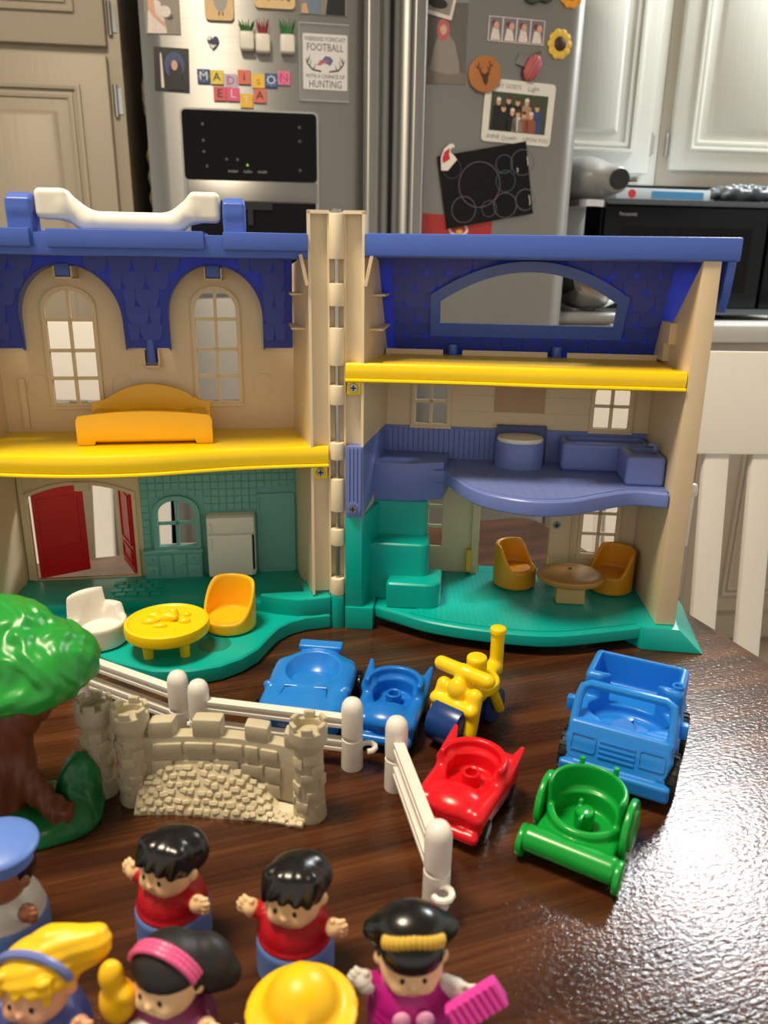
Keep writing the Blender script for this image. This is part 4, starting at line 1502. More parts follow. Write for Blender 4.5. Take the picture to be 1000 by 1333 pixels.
# curved gable edge outside the end wall
MB(TR).plate([(-.002, .2975), (.050, .2975), (.050, .290), (.030, .270), (.008, .262), (.002, .275)], [], lambda a, b, t: (.2745 + .006 * t, a, b)).build('gable_edge', ROOF, rr, bevel=.001)
angR = math.atan2(.0425, .0795)
for row in range(6):
    z = .2910 - row * .0128
    shingle_row(rr, TR, z, [.036 + k * .0180 + (.009 if row % 2 else 0) for k in range(-1, 15)], .0275, .2590, (RW,), lambda a, b, o: roofR(a, b, 0), angR, False)
for x0, x1 in ((.030, .078), (.094, .164), (.180, .252)):
    MB(TR).span(x0, x1, .072, .074, .2185, .2245).build('roof_clip', CREAM, house)
for x in (.086, .172):
    MB(TR).cyl((x, .0765, .2185), (x, .0765, .2290), .0040, n=14).build('roof_peg', ROOF, rr, bevel=.001)

# yellow loft
yf = wavy([(.0070, .003), (.060, .005), (.110, .005), (.160, .003), (.215, .0045), (.2575, .0045)])
loft = lipped_floor(TR, yf, DR - .0004, .2055, .2205, YELL, 'loft_floor')
GRIDY = lined_mat('yellow_tiled_plastic', (240, 198, 40), .4, .0042, .0042, .0005)
MB(TR).prism([(.034, .012), (.250, .012), (.250, .071), (.034, .071)], .2190, .2203).build('tiled_mat', GRIDY, loft)
MB(TR).span(.0080, .0186, -.002, .009, .1965, .2065).build('floor_tab', YELL, loft, bevel=.0008)
screw(TR, .0132, -.0021, .2018)

# bathroom floor and fittings
bf = wavy([(.084, .046), (.090, .030), (.106, -.006), (.125, -.024), (.152, -.0335), (.180, -.028), (.206, -.010), (.232, .005), (.2575, .0015)], 60)
bslab = bf + [(.2575, DR - .001), (.030, DR - .001), (.030, .046)]
bath = MB(TR).prism(bslab, .1155, .1275).build('bathroom_floor', BATH, house, bevel=.0030, segs=3)
inner = [(x, y + .006) for x, y in bf[4:]] + [(.2575, DR - .002), (.092, DR - .002)]
MB(TR).prism(inner, .1270, .1281).build('bathroom_tiles', BATH_TILE, bath)
# blue wainscot with vertical boards
wsc = MB(TR).span(.0285, .2565, DR - .003, DR, .1150, .1560)
for i in range(30):
    x = .032 + i * .0045
    wsc.span(x, x + .0036, DR - .0042, DR - .002, .128, .1545)
wsc.build('wainscot', BATH, house)
# blue flank beside the hinge
e = MB(TR).add([(.0072, -.003, .0985), (.0205, -.003, .0985), (.0300, DR - .001, .1150), (.0280, DR - .001, .115), (.0072, -.003, .1560), (.0205, -.003, .1560), (.0300, DR - .001, .1575), (.0280, DR - .001, .1575)],
               [(0, 1, 2, 3), (4, 5, 6, 7), (0, 1, 5, 4), (1, 2, 6, 5), (2, 3, 7, 6), (3, 0, 4, 7)])
for i in range(4):
    e.span(.0082 + i * .0030, .0104 + i * .0030, -.0042, -.002, .101, .1550)
e.build('flank_panel', BATH, house)
screw(TR, .0134, -.0052, .1060)
MB(TR).cyl((.0134, -.0035, .106), (.0134, -.0048, .106), .0056, n=18).build('screw_boss', BATH, house)
# landing at the head of the stairs
MB(TR).prism([(.0240, .040), (.0560, .040), (.0830, .050), (.0870, DR - .001), (.0290, DR - .001)], .1005, .1335).build('landing', BATH, house, bevel=.0012)

MB(TR).lathe([(0, .128), (.0205, .128), (.0205, .1480), (.0195, .1500), (0, .1500)], (.1465, .070, 0), n=36, sy=.85).build('toilet', BATH, house)
tl = MB(TR).lathe([(0, .1500), (.0190, .1500), (.0197, .1515), (.0190, .1535), (.012, .1545), (0, .1548)], (.1465, .070, 0), n=36, sy=.85).build('toilet_lid', WHITE, house)
MB(TR).span(.127, .170, DR - .0065, DR - .001, .128, .1600).build('cistern', mat('deep_blue_plastic', (52, 66, 128), .4), house, bevel=.001)  # cistern in a deeper blue plastic than the other bathroom fittings


def tub(X, Y, Z):
    f = rbox(X, Y, Z, (0, 0, .0125), (.0360, .0150, .0125), .004)
    c = rbox(X, Y, Z, (0, .001, .024), (.0320, .0110, .017), .006)
    return smax(f, -c, .001)


t_ = sdf('bathtub', tub, (-.038, -.017, -.001), (.038, .017, .026), .0008, BATH, house)
t_.location = TR(.2170, .0725, .1278)
t_.rotation_euler = (0, 0, AR)


def basin(X, Y, Z):
    f = rbox(X, Y, Z, (0, 0, .012), (.0150, .0185, .012), .003)
    c = rbox(X, Y, Z, (.001, .003, .024), (.0090, .0100, .006), .003)
    return smax(f, -c, .0008)


t_ = sdf('vanity', basin, (-.017, -.02, -.001), (.017, .02, .025), .0008, BATH, house)
t_.location = TR(.2415, .037, .1278)
t_.rotation_euler = (0, 0, AR)
fc = MB(TR).cyl((.252, .040, .151), (.252, .040, .157), .0022, n=10).span(.246, .2535, .0385, .0415, .156, .1585)
fc.build('tap', BATH, house, bevel=.0005)

# teal base, bulging porch floor and stairs
pf = wavy([(.0300, .004), (.0455, -.004), (.0784, -.0200), (.1271, -.0300), (.1745, -.0310), (.2242, -.0150), (.2560, -.0040), (.2760, -.0030)], 48)
MB(TR).prism(pf + [(.2760, DR + .006), (.030, DR + .006)], .0075, .0185).build('porch_floor', TEAL, house, bevel=.0030, segs=3)
pi_ = [(x, y + .006) for x, y in pf[6:-3]] + [(.2560, DR - .002), (.086, DR - .002), (.086, .030)]
MB(TR).prism(pi_, .0180, .0193).build('porch_boards', TEAL_PLANK, house)
MB(TR).prism([(.118, DR - .003), (.180, DR - .003), (.180, DR + .018), (.118, DR + .018)], .0, .0190).build('door_step', TEAL, house, bevel=.001)
# feet
MB(TR).prism([(.0066, -.0045), (.0300, -.0045), (.0300, .040), (.0066, .040)], .0, .020).build('foot', TEAL, house, bevel=.0012)
ft = MB(TR)
ft.add([(.2330, .010, 0), (.2480, -.0105, 0), (.2960, -.0120, 0), (.3040, .085, 0), (.2330, .085, 0), (.2330, .008, .0185), (.2480, -.0085, .0195), (.2760, -.0085, .0190), (.2880, .085, .0190), (.2330, .085, .0185)],
       [(4, 3, 2, 1, 0), (5, 6, 7, 8, 9), (0, 1, 6, 5), (1, 2, 7, 6), (2, 3, 8, 7), (3, 4, 9, 8), (4, 0, 5, 9)])
ft.build('foot', TEAL, house, bevel=.0018)
# stairs
MB(TR).add([(.0066, -.003, .018), (.0205, -.003, .018), (.0300, .045, .018), (.0066, .045, .018), (.0066, -.003, .0985), (.0205, -.003, .0985), (.0300, .045, .0985), (.0066, .045, .0985)],
           [(0, 1, 2, 3), (4, 5, 6, 7), (0, 1, 5, 4), (1, 2, 6, 5), (2, 3, 7, 6), (3, 0, 4, 7)]).build('stair_stringer', TEAL, house, bevel=.0012)


def rstep(x0, x1, y0, y1, r):
    pts = [(x0, y0)]
    for i in range(9):
        t = R(-90 + 90 * i / 8)
        pts.append((x1 - r + r * cos(t), y0 + r + r * sin(t)))
    return pts + [(x1, y1), (x0, y1)]


MB(TR).prism(rstep(.022, .0700, .0420, DR - .004, .003), .0180, .1005).build('stair_step', TEAL, house, bevel=.0025, segs=3)
MB(TR).prism(rstep(.022, .0735, .0190, .050, .007), .0180, .0695).build('stair_step', TEAL, house, bevel=.0030, segs=3)
MB(TR).prism(rstep(.0400, .0850, .0020, .040, .012), .0180, .0410).build('stair_step', TEAL, house, bevel=.0035, segs=3)


def HL(x, y, z):
    p = TL(x, y, z)
    return (HX + p[0], HY + p[1], z)


def HR(x, y, z):
    p = TR(x, y, z)
    return (HX + p[0], HY + p[1], z)


# ------------------------------------------------------------------ toy furniture
bed = thing('toy_bed', 'amber toy bed with arched headboard on the yellow upper floor', 'bed', HL(.1480, .045, .1546), AL)
MB().plate([(-.0515, 0), (-.0385, 0), (-.0375, .0035), (.0375, .0035), (.0385, 0), (.0515, 0), (.0515, .019), (.0495, .0225)] + [(.0495 - .099 * i / 16, .0225 + .0035 * (1 - (2 * i / 16 - 1) ** 2)) for i in range(1, 16)] + [(-.0495, .0225), (-.0515, .019)], [],
           lambda a, b, t: (a, -.0225 + .0045 * t, b)).build('footboard', AMBER, bed, bevel=.0012)
MB().plate([(-.047, 0), (.047, 0), (.047, .0255), (.040, .0275), (.033, .0300)] + [(.033 - .066 * i / 14, .0305 + .0105 * (1 - (2 * i / 14 - 1) ** 2)) for i in range(0, 15)] + [(-.033, .0300), (-.040, .0275), (-.047, .0255)], [],
           lambda a, b, t: (a, .0200 + .0045 * t, b)).build('headboard', AMBER, bed, bevel=.0012)
sdf('mattress', lambda X, Y, Z: smax(rbox(X, Y, Z, (0, .001, .011), (.046, .0205, .010), .003), -np.minimum(cap(X, Y, Z, (-.022, -.010, .026), (-.022, .010, .026), .012), cap(X, Y, Z, (.022, -.010, .026), (.022, .010, .026), .012)), .002),
    (-.05, -.025, 0), (.05, .025, .024), .0011, AMBER, bed)


def tub_chair(name, label, loc, rz, m, r=.0195, low=.014, high=.036, seat=.011, wall=.0034, soft=.012, armed=False):
    def f(X, Y, Z):
        c = rcyl(X, Y, Z, (0, 0, high / 2), r, high / 2, .0025)
        pit = rcyl(X, Y, Z, (0, -.001 - (.0022 if armed else 0), seat + .05), r - wall, .05, .003)
        c = smax(c, -pit, .0016)
        u = np.clip((Y - (.009 if armed else -soft * .55)) / soft, 0, 1)
        h_ = low + (high - low) * u * u * (3 - 2 * u)
        if armed:
            arm = np.clip((X - .009) / .004, 0, 1) * np.clip((Y + .003) / .004, 0, 1)
            h_ = np.maximum(h_, low + .0075 * arm)
            h_ = np.where((X > .013), np.minimum(h_, low + .0075), h_)
        return smax(c, (Z - h_) * .75, .0025)
    o = thing(name, label, 'chair', loc, rz)
    sdf('chair_shell', f, (-r, -r, 0), (r, r, high), .0008, m, o)
    MB().lathe([(0, seat + .0002), (r - wall - .002, seat + .0002), (r - wall - .003, seat + .0016), (0, seat + .0022)], (0, -.001, 0), n=28).build('seat_pad', m, o)
    return o


tub_chair('toy_armchair', 'white toy armchair on the teal patio beside the green tree top', HL(.186, -.031, .0142), AL + R(38), WHITE, .0215, .0180, .0370, .0105, .0060, .006, True)
tub_chair('toy_armchair', 'amber toy tub chair on the teal patio right of the yellow table', HL(.088, -.018, .0142), AL + R(-24), AMBER, .0205, .011, .0385, .009, .0030, .030)
tub_chair('toy_tub_chair', 'mustard toy tub chair on the porch nearest the teal stairs', HR(.1495, .066, .0200), AR + R(55), MUST, .0190, .0175, .0390, .0150, .0032, .018)
tub_chair('toy_tub_chair', 'mustard toy tub chair on the porch against the right end wall', HR(.2340, .066, .0200), AR + R(-50), MUST, .0190, .0175, .0390, .0150, .0032, .018)

tbl = thing('toy_table', 'round yellow toy table with moulded food on top, on the patio', 'table', HL(.1325, -.050, .0138), AL)
MB().lathe([(0, .0140), (.0290, .0140), (.0308, .0155), (.0312, .0195), (.0305, .0232), (.0285, .0240), (.0275, .0236), (.0265, .0229), (0, .0229)], n=44).build('table_top', YELL, tbl)
for q in range(4):
    t = pi / 4 + q * pi / 2
    MB().cyl((.0185 * cos(t), .0185 * sin(t), 0), (.0185 * cos(t), .0185 * sin(t), .015), .0036, .0042, n=14).build('leg', YELL, tbl)
sdf('moulded_food', lambda X, Y, Z: un(ell(X, Y, Z, (.001, .002, .0245), (.0075, .0042, .0045)), ell(X, Y, Z, (-.012, -.001, .0238), (.0062, .0042, .0030)), ell(X, Y, Z, (.004, .008, .0240), (.004, .0042, .0055)),
    ell(X, Y, Z, (-.004, -.009, .0236), (.0055, .003, .0022)), ell(X, Y, Z, (.013, -.003, .0236), (.0045, .004, .0028)), ell(X, Y, Z, (-.010, .009, .0236), (.006, .0035, .0028)),
    cap(X, Y, Z, (-.008, .004, .0245), (.006, -.002, .0262), .0018), ell(X, Y, Z, (.014, .008, .0236), (.003, .003, .002)), k=.0012), (-.02, -.014, .0225), (.02, .015, .031), .0007, YELL, tbl)
tb2 = thing('toy_table', 'round caramel brown toy table between the two mustard chairs', 'table', HR(.1945, .038, .0196), AR)
MB().lathe([(0, .0180), (.0255, .0180), (.0282, .0196), (.0290, .0222), (.0280, .0240), (.0240, .0252), (.0200, .0256), (0, .0262)], n=44, sy=.86).build('table_top', TAN, tb2)
MB().cyl((0, .006, .0258), (0, .006, .0268), .0016, n=10).build('centre_stud', DARK, tb2)
MB().box((.0, -.004, .009), (.024, .014, .018)).build('pedestal', mat('sand_plastic', (206, 172, 112), .4), tb2, bevel=.002)

# ------------------------------------------------------------------ toy tree
tr = thing('toy_tree', 'toy tree with bright green crown, brown trunk and green base at the left edge', 'tree', (-.195, .350, 0))


def lumps(X, Y, Z, s, a):
    wx, wy_, wz = X + .004 * np.sin(Y * 170 + Z * 90), Y + .004 * np.sin(Z * 150 + X * 110), Z + .004 * np.sin(X * 130 - Y * 80)
    return a * (np.sin(wx * s + 1.3) * np.sin(wy_ * s * .73 + .7) + .7 * np.sin(wz * s * .81 + .4 + wx * s * .37) + .5 * np.sin(wx * s * 1.57 + wy_ * s * 1.21) * np.sin(wz * s * 1.33))


def crown(X, Y, Z):
    f = un(ell(X, Y, Z, (-.004, .006, .097), (.040, .034, .020)), ell(X, Y, Z, (.022, .004, .094), (.025, .026, .021)), ell(X, Y, Z, (-.010, .010, .112), (.032, .024, .013)),
           ell(X, Y, Z, (.010, -.012, .088), (.030, .020, .011)), cap(X, Y, Z, (-.03, -.010, .112), (.014, -.006, .110), .006), cap(X, Y, Z, (.020, -.014, .106), (.034, -.006, .090), .005),
           ell(X, Y, Z, (.026, -.014, .094), (.010, .009, .013)), k=.005)
    f = smax(f, -ell(X, Y, Z, (-.014, -.026, .103), (.020, .014, .0075)), .004)
    return f + lumps(X, Y, Z, 330, .0010)


sdf('crown', crown, (-.05, -.036, .068), (.046, .045, .128), .0011, TREEGREEN, tr)


def trunk(X, Y, Z):
    f = un(cap(X, Y, Z, (-.014, .0, .0), (-.012, .004, .08), .021, .015), cap(X, Y, Z, (.000, -.002, .034), (.026, -.010, .006), .0085, .0045), cap(X, Y, Z, (.0, .002, .052), (.022, .008, .080), .0075, .010),
           rbox(X, Y, Z, (.0275, -.011, .0085), (.0042, .0042, .0068), .0015), k=.010)
    return f + .0006 * np.sin(X * 900 + 2 * np.sin(Z * 120))


sdf('trunk', trunk, (-.04, -.026, 0), (.036, .026, .088), .0011, BARK, tr)
MB().lathe([(.0030, -.001), (.0046, .0), (.0050, .0012), (.0036, .0016), (.0030, -.001)], n=16, sy=1.5).build('knot', BARK, tr).matrix_local = Matrix.Translation((-.004, -.0195, .032)) @ Matrix.Rotation(pi / 2, 4, 'X')


def ground_base(X, Y, Z):
    f = un(smax(ell(X, Y, Z, (-.006, -.002, .0), (.049, .029, .013)), -Z, .001), ell(X, Y, Z, (.028, .010, .008), (.012, .013, .026)), ell(X, Y, Z, (.031, -.006, .005), (.010, .012, .009)), k=.006)
    return smax(f + lumps(X, Y, Z, 420, .0006) * (Z > .004), -Z, .0008)


sdf('tree_base', ground_base, (-.058, -.034, 0), (.048, .030, .04), .0011, DARKGREEN, tr)

# ------------------------------------------------------------------ castle wall toys


def tower_part(parent, x, y, name, hgt=.061, seed=1):
    o = MB().lathe([(0, 0), (.0094, 0), (.0096, .002), (.0090, .006), (.0084, .014), (.0080, .026), (.0083, .030), (.0080, .034), (.0078, .042), (.0086, .0455), (.0100, .0475), (.0103, .0500), (.0103, .0560),
                     (.0099, .0565), (.0080, .0565), (.0076, .0560), (.0074, .0525), (0, .0520)], (x, y, 0), n=28).build(name, STONE, parent)
    for q in range(6):
        t = 2 * pi * q / 6 + .3
        n = 5
        pts = []
        for rr_ in (.0102, .0078):
            for i in range(n + 1):
                u = t + .66 * i / n
                pts.append((x + rr_ * cos(u), y + rr_ * sin(u)))
        poly_ = pts[:n + 1] + pts[n + 1:][::-1]
        MB().prism(poly_, .0560, .0605).build('merlon', STONE, o, bevel=.0005, segs=1)
    random.seed(seed)
    for (a_, z_) in ((-1.9, .010), (-1.1, .017), (-2.4, .021), (-1.5, .028), (-.8, .033), (-2.2, .037), (-1.3, .040), (-.6, .008), (-2.9, .012), (-.2, .024)):
        p = MB().box((0, 0, 0), (.0072, .0022, .0062), rx=random.uniform(-.1, .1)).build('stone', STONE, o, bevel=.0009, segs=2)
        p.matrix_local = Matrix.Translation((x + .0078 * cos(a_), y + .0078 * sin(a_), z_)) @ Matrix.Rotation(a_ + pi / 2, 4, 'Z')
    return o


ctw = thing('castle_tower', 'lone grey toy castle tower next to the green tree base', 'castle tower', (-.1600, .3725, 0))
tower_part(ctw, 0, 0, 'tower', seed=4)
MB().span(.0070, .0092, -.0020, .0020, .018, .024).span(.0070, .0092, -.0020, .0020, .034, .040).build('hook', STONE, ctw)

cw = thing('castle_rampart', 'grey toy castle wall with battlements, two towers and a rubble slope', 'castle wall', (-.0885, .3600, 0), R(-5))
tower_part(cw, -.0500, .0022, 'tower', seed=2)
tower_part(cw, .0500, -.0005, 'tower', seed=3)


def wy(x):  # the wall bows away from the viewer
    return .0065 * (1 - (x / .045) ** 2) - .001


def strip(x0, x1, z0, z1, y_off, th, n=10, zfun=None):
    b = MB()
    pts, fs = [], []
    for i in range(n + 1):
        x = x0 + (x1 - x0) * i / n
        y = wy(x) + y_off
        pts += [(x, y, z0), (x, y + th, z0), (x, y + th, z1), (x, y, z1)]
    for i in range(n):
        k = 4 * i
        for j in range(4):
            fs.append((k + j, k + (j + 1) % 4, k + 4 + (j + 1) % 4, k + 4 + j))
    fs += [(0, 1, 2, 3), tuple(4 * n + j for j in range(4))]
    return b.add(pts, fs)


strip(-.0450, .0440, 0, .0415, 0, .0085, 20).build('wall', STONE, cw, bevel=.0010)
for x0, x1, zt in ((-.0400, -.0265, .0510), (-.0165, .0000, .0520), (.0130, .0270, .0505), (.0360, .0445, .0500)):
    strip(x0, x1, .0405, zt, -.0002, .0090, 5).build('merlon', STONE, cw, bevel=.0018)
random.seed(11)
for z0, z1, xs in ((.0290, .0385, (-.0385, -.0215, -.0040, .0125, .0215, .0330)), (.0175, .0275, (-.0395, -.0270, -.0060, .0100, .0240, .0345)), (.007, .016, (-.0390, -.0200, .0, .0180, .0340))):
    for i in range(len(xs) - 1):
        a_, b_ = xs[i] + .0006, xs[i + 1] - .0006
        strip(a_, b_, z0 + random.uniform(0, .0012), z1 - random.uniform(0, .0012), -.0016, .003, 4).build('stone', STONE, cw, bevel=.0013, segs=2)
# rubble slope
rub = MB()
N1, N2 = 24, 6
pts, fs = [], []


def rubz(x, v):
    top = .0205 * max(0.0, 1 - abs((x + .012) / .044) ** 2.2) + .0055
    top = max(.0055, top)
    return top * (1 - v) + .0012 * v


def ruby(x, v):
    return wy(x) - .001 - v * (.0150 - .0045 * abs(x / .045))


for i in range(N1 + 1):
    x = -.046 + .094 * i / N1
    for j in range(N2 + 1):
        v = j / N2
        pts.append((x, ruby(x, v), rubz(x, v)))
for i in range(N1):
    for j in range(N2):
        k = i * (N2 + 1) + j
        fs.append((k, k + 1, k + N2 + 2, k + N2 + 1))
ring = [i * (N2 + 1) + N2 for i in range(N1 + 1)]
m0 = len(pts)
for i in ring:
    pts.append((pts[i][0], pts[i][1], 0))
for i in range(N1):
    fs.append((ring[i], ring[i + 1], m0 + i + 1, m0 + i))
rb = rub.add(pts, fs).build('rubble_slope', STONE2, cw)
cob = MB().box((0, 0, 0), (.0056, .0036, .0026), top=.8).build('cobble', STONE2, rb, bevel=.0005, segs=1)
cob0 = True
random.seed(8)
for j in range(6):
    for i in range(18):
        x = -.0440 + i * .0052 + (.0026 if j % 2 else 0) + random.uniform(-.0011, .0011)
        v = (j + .5 + random.uniform(-.22, .22)) / 6
        if rubz(x, 0) < .010 and j < 3:
            continue
        p = Vector((x, ruby(x, v), rubz(x, v) + .0001))
        sl_ = math.atan2(rubz(x, 0) - .001, .0135)
        M = Matrix.Translation(p) @ Matrix.Rotation(random.uniform(-.4, .4), 4, 'Z') @ Matrix.Rotation(sl_ + random.uniform(-.2, .2), 4, 'X') @ Matrix.Diagonal((random.uniform(.6, 1.05), random.uniform(.75, 1.2), random.uniform(.7, 1.3), 1))
        if cob0:
            cob.matrix_local = M
            cob0 = False
        else:
            share('cobble', cob, rb, mtx=M)

# ------------------------------------------------------------------ white fence sections


def fence(p0, p1, label, hook_end=True):
    p0, p1 = Vector(p0), Vector(p1)
    d = p1 - p0
    L_ = d.length
    o = thing('fence_section', label, 'fence', (p0.x, p0.y, 0), math.atan2(d.y, d.x), 'white toy fence sections')
    for x in (0, L_):
        MB().lathe([(0, 0), (.0066, 0), (.0067, .001), (.0065, .020), (.0060, .0205), (.0060, .0225), (.0065, .0230), (.0066, .0400), (.0060, .0432), (.0046, .0456), (.0024, .0470), (0, .0474)], (x, 0, 0), n=24).build('post', WHITE, o)
    for z in (.0150, .0310):
        pf_ = [(-.0030, -.0034), (.0030, -.0034), (.0030, -.0014), (.0022, -.0008), (.0022, .0008), (.0030, .0014), (.0030, .0034), (-.0030, .0034), (-.0030, .0014), (-.0022, .0008), (-.0022, -.0008), (-.0030, -.0014)]
        b = MB().plate(pf_, [], lambda a, c, t, z=z: (.005 + (L_ - .010) * t, a, z + c))
        b.build('rail', WHITE, o)
    hx = L_ if hook_end else 0
    sgn = 1 if hook_end else -1
    hk = [(hx + sgn * (.0098 + .0046 * cos(t)), .0046 * sin(t), .0150) for t in [pi * (1.0 - i / 7 * 1.45) for i in range(8)]]
    MB().tube(hk, .0017, 8).build('clip', WHITE, o)
    return o


fence((-.2040, .4680), (-.1285, .4270), 'white toy fence section running from the tree to the castle wall')
fence((-.1130, .4165), (-.0171, .3985), 'white toy fence section in front of the blue sports car')
fence((.0092, .3795), (.0277, .2935), 'white toy fence section running towards the viewer beside the red car')

# ------------------------------------------------------------------ toy vehicles (front towards local -y)


def wheel(parent, x, y, r, wd, m=RUBBER, hub=None, tread=True):
    wv_ = MB().lathe([(0, -wd / 2), (r * .88, -wd / 2), (r, -wd / 2 + r * .1), (r, wd / 2 - r * .1), (r * .88, wd / 2), (0, wd / 2)], n=28).build('wheel', m, parent, angle=50)
    wv_.rotation_euler = (0, pi / 2, 0)
    wv_.location = (x, y, r)
    if tread:
        tm = MB()
        for q in range(16):
            t = 2 * pi * q / 16
            tm.box((r * cos(t), r * sin(t), 0), (.0012, r * .17, wd * .92), rz=t)
        tm.build('tread', m, wv_)
    if hub:
        MB().cyl((0, 0, -wd / 2 - .0008), (0, 0, wd / 2 + .0008), r * .5, n=18).build('hub', hub, wv_)
    return wv_


truck = thing('toy_truck', 'blue toy pickup truck with open bed at the right of the table', 'toy truck', (.1510, .4080, 0), R(-26.6))


def truck_body(X, Y, Z):
    hw_ = .0305
    low = rbox(X, Y, Z, (0, .002, .0195), (hw_, .0365, .0115), .004)
    hood = rbox(X, Y, Z, (0, -.0215, .0215), (hw_ - .001, .0150, .0140), .003, rx=-R(22))
    bed_ = rbox(X, Y, Z, (0, .0210, .0350), (hw_ - .0015, .0178, .0185), .0035)
    sides = rbox(X, Y, Z, (0, -.004, .0290), (hw_ - .001, .018, .0085), .004)
    f = un(low, hood, bed_, sides, k=.002)
    bump_ = rbox(X, Y, Z, (0, -.0385, .0130), (hw_ + .0005, .0045, .0050), .002)
    f = un(f, bump_, k=.001)
    f = smax(f, -rbox(X, Y, Z, (0, .0215, .0500), (hw_ - .0060, .0135, .0180), .002), .0012)
    f = smax(f, -rcyl(X, Y, Z, (0, -.0060, .0460), .0190, .0200, .003, sx=1.22, sy=.86), .0014)
    for y0 in (-.023, .025):
        f = smax(f, -(rcyl(X, Y, Z, (0, y0, .0130), .0160, .05, .001, axis='x') * 1.0 + np.where(np.abs(X) > .0235, 0, .02)), .0008)
    # recessed panels and louvres on the sloping nose
    return f


tb_ = sdf('truck_body', truck_body, (-.034, -.046, .006), (.034, .042, .056), .0008, BLUECAR, truck)
MB().tube([(-.0275, -.0265, .034), (-.0270, -.0190, .048), (-.0255, -.0160, .0540), (-.0215, -.0150, .0560), (.0215, -.0150, .0560), (.0255, -.0160, .0540), (.0270, -.0190, .048), (.0275, -.0265, .034)], .0026, 10).build('windscreen_frame', BLUECAR, truck)
MB().cyl((.0, -.0170, .0315), (.0, -.0195, .0340), .0070, .0066, n=22).build('steering_wheel', BLUECAR, truck)
MB().cyl((0, -.004, .025), (0, -.004, .0330), .0042, .0038, n=16).build('seat_peg', BLUECAR, truck, bevel=.001)
nose = R(20)
for k, (x0, x1, z0, z1) in enumerate(((-.0265, -.0120, -.0045, .0055), (.0120, .0265, -.0045, .0055))):
    p = MB().plate(rrect(x0, x1, z0, z1, .0014), [rrect(x0 + .0008, x1 - .0008, z0 + .0008, z1 - .0008, .001)], lambda a, b, t: (a, -.0007 * t + .0003, b)).build('lamp_panel', BLUECAR, truck)
    p.matrix_local = Matrix.Translation((0, -.0356, .0280)) @ Matrix.Rotation(-R(22), 4, 'X')
for q in range(4):
    p = MB().box((0, 0, 0), (.0205, .0014, .0015)).build('grille_bar', BLUECAR, truck, bevel=.0004)
    p.matrix_local = Matrix.Translation((0, -.0373 + q * .0011, .0236 + q * .0027)) @ Matrix.Rotation(-R(22), 4, 'X')
for s in (-1, 1):
    MB().box((s * .0325, -.0140, .0400), (.0045, .0055, .0090)).build('mirror', BLUECAR, truck, bevel=.0012)
MB().lathe([(.0022, .0530), (.0036, .0530), (.0038, .0548), (.0032, .0556), (.0022, .0550), (.0020, .0520)], (.0250, .0095, 0), n=16).build('roll_socket', BLUECAR, truck)
for y0 in (-.0230, .0250):
    for s in (-1, 1):
        wheel(truck, s * .0285, y0, .0135, .0095)

sport = thing('toy_car', 'blue toy sports car with spoiler parked behind the white fence', 'toy car', (-.0480, .4570, 0), R(-7), None, .97)


def sport_body(X, Y, Z):
    low = rbox(X, Y, Z, (0, 0, .0150), (.0270, .0390, .0095), .006)
    hood = ell(X, Y, Z, (0, -.020, .0190), (.0255, .0230, .0085))
    rear = ell(X, Y, Z, (0, .0130, .0230), (.0265, .0290, .0120))
    f = un(low, hood, rear, cap(X, Y, Z, (-.0235, -.024, .0190), (-.0240, .020, .0230), .0050), cap(X, Y, Z, (.0235, -.024, .0190), (.0240, .020, .0230), .0050), k=.006)
    f = smax(f, -ell(X, Y, Z, (0, .0080, .0370), (.0205, .0205, .0190)), .002)
    f = un(f, ell(X, Y, Z, (.0265, -.010, .0255), (.0040, .0028, .0032)), ell(X, Y, Z, (-.0265, -.010, .0255), (.0040, .0028, .0032)), k=.002)
    f = un(f, rbox(X, Y, Z, (0, .0375, .0325), (.0160, .0045, .0022), .001, rx=R(10)), rbox(X, Y, Z, (0, .0360, .0280), (.0130, .003, .006), .001), k=.0012)
    return f


sdf('car_body', sport_body, (-.034, -.044, .004), (.034, .046, .040), .0009, BLUECAR, sport)
MB().tube([(-.017, -.031, .0248), (.017, -.031, .0248), (.0145, -.014, .0285), (-.0145, -.014, .0285)], .0005, 6, True).build('bonnet_line', BLUECAR, sport)
sdf('seat_bench', lambda X, Y, Z: smax(ell(X, Y, Z, (0, .006, .020), (.017, .012, .006)), Z - .0245, .002), (-.018, -.008, .015), (.018, .020, .026), .0012, BLUECAR, sport)
for y0 in (-.0240, .0240):
    for s in (-1, 1):
        wheel(sport, s * .0285, y0, .0100, .0085, BLACK, CHROME)


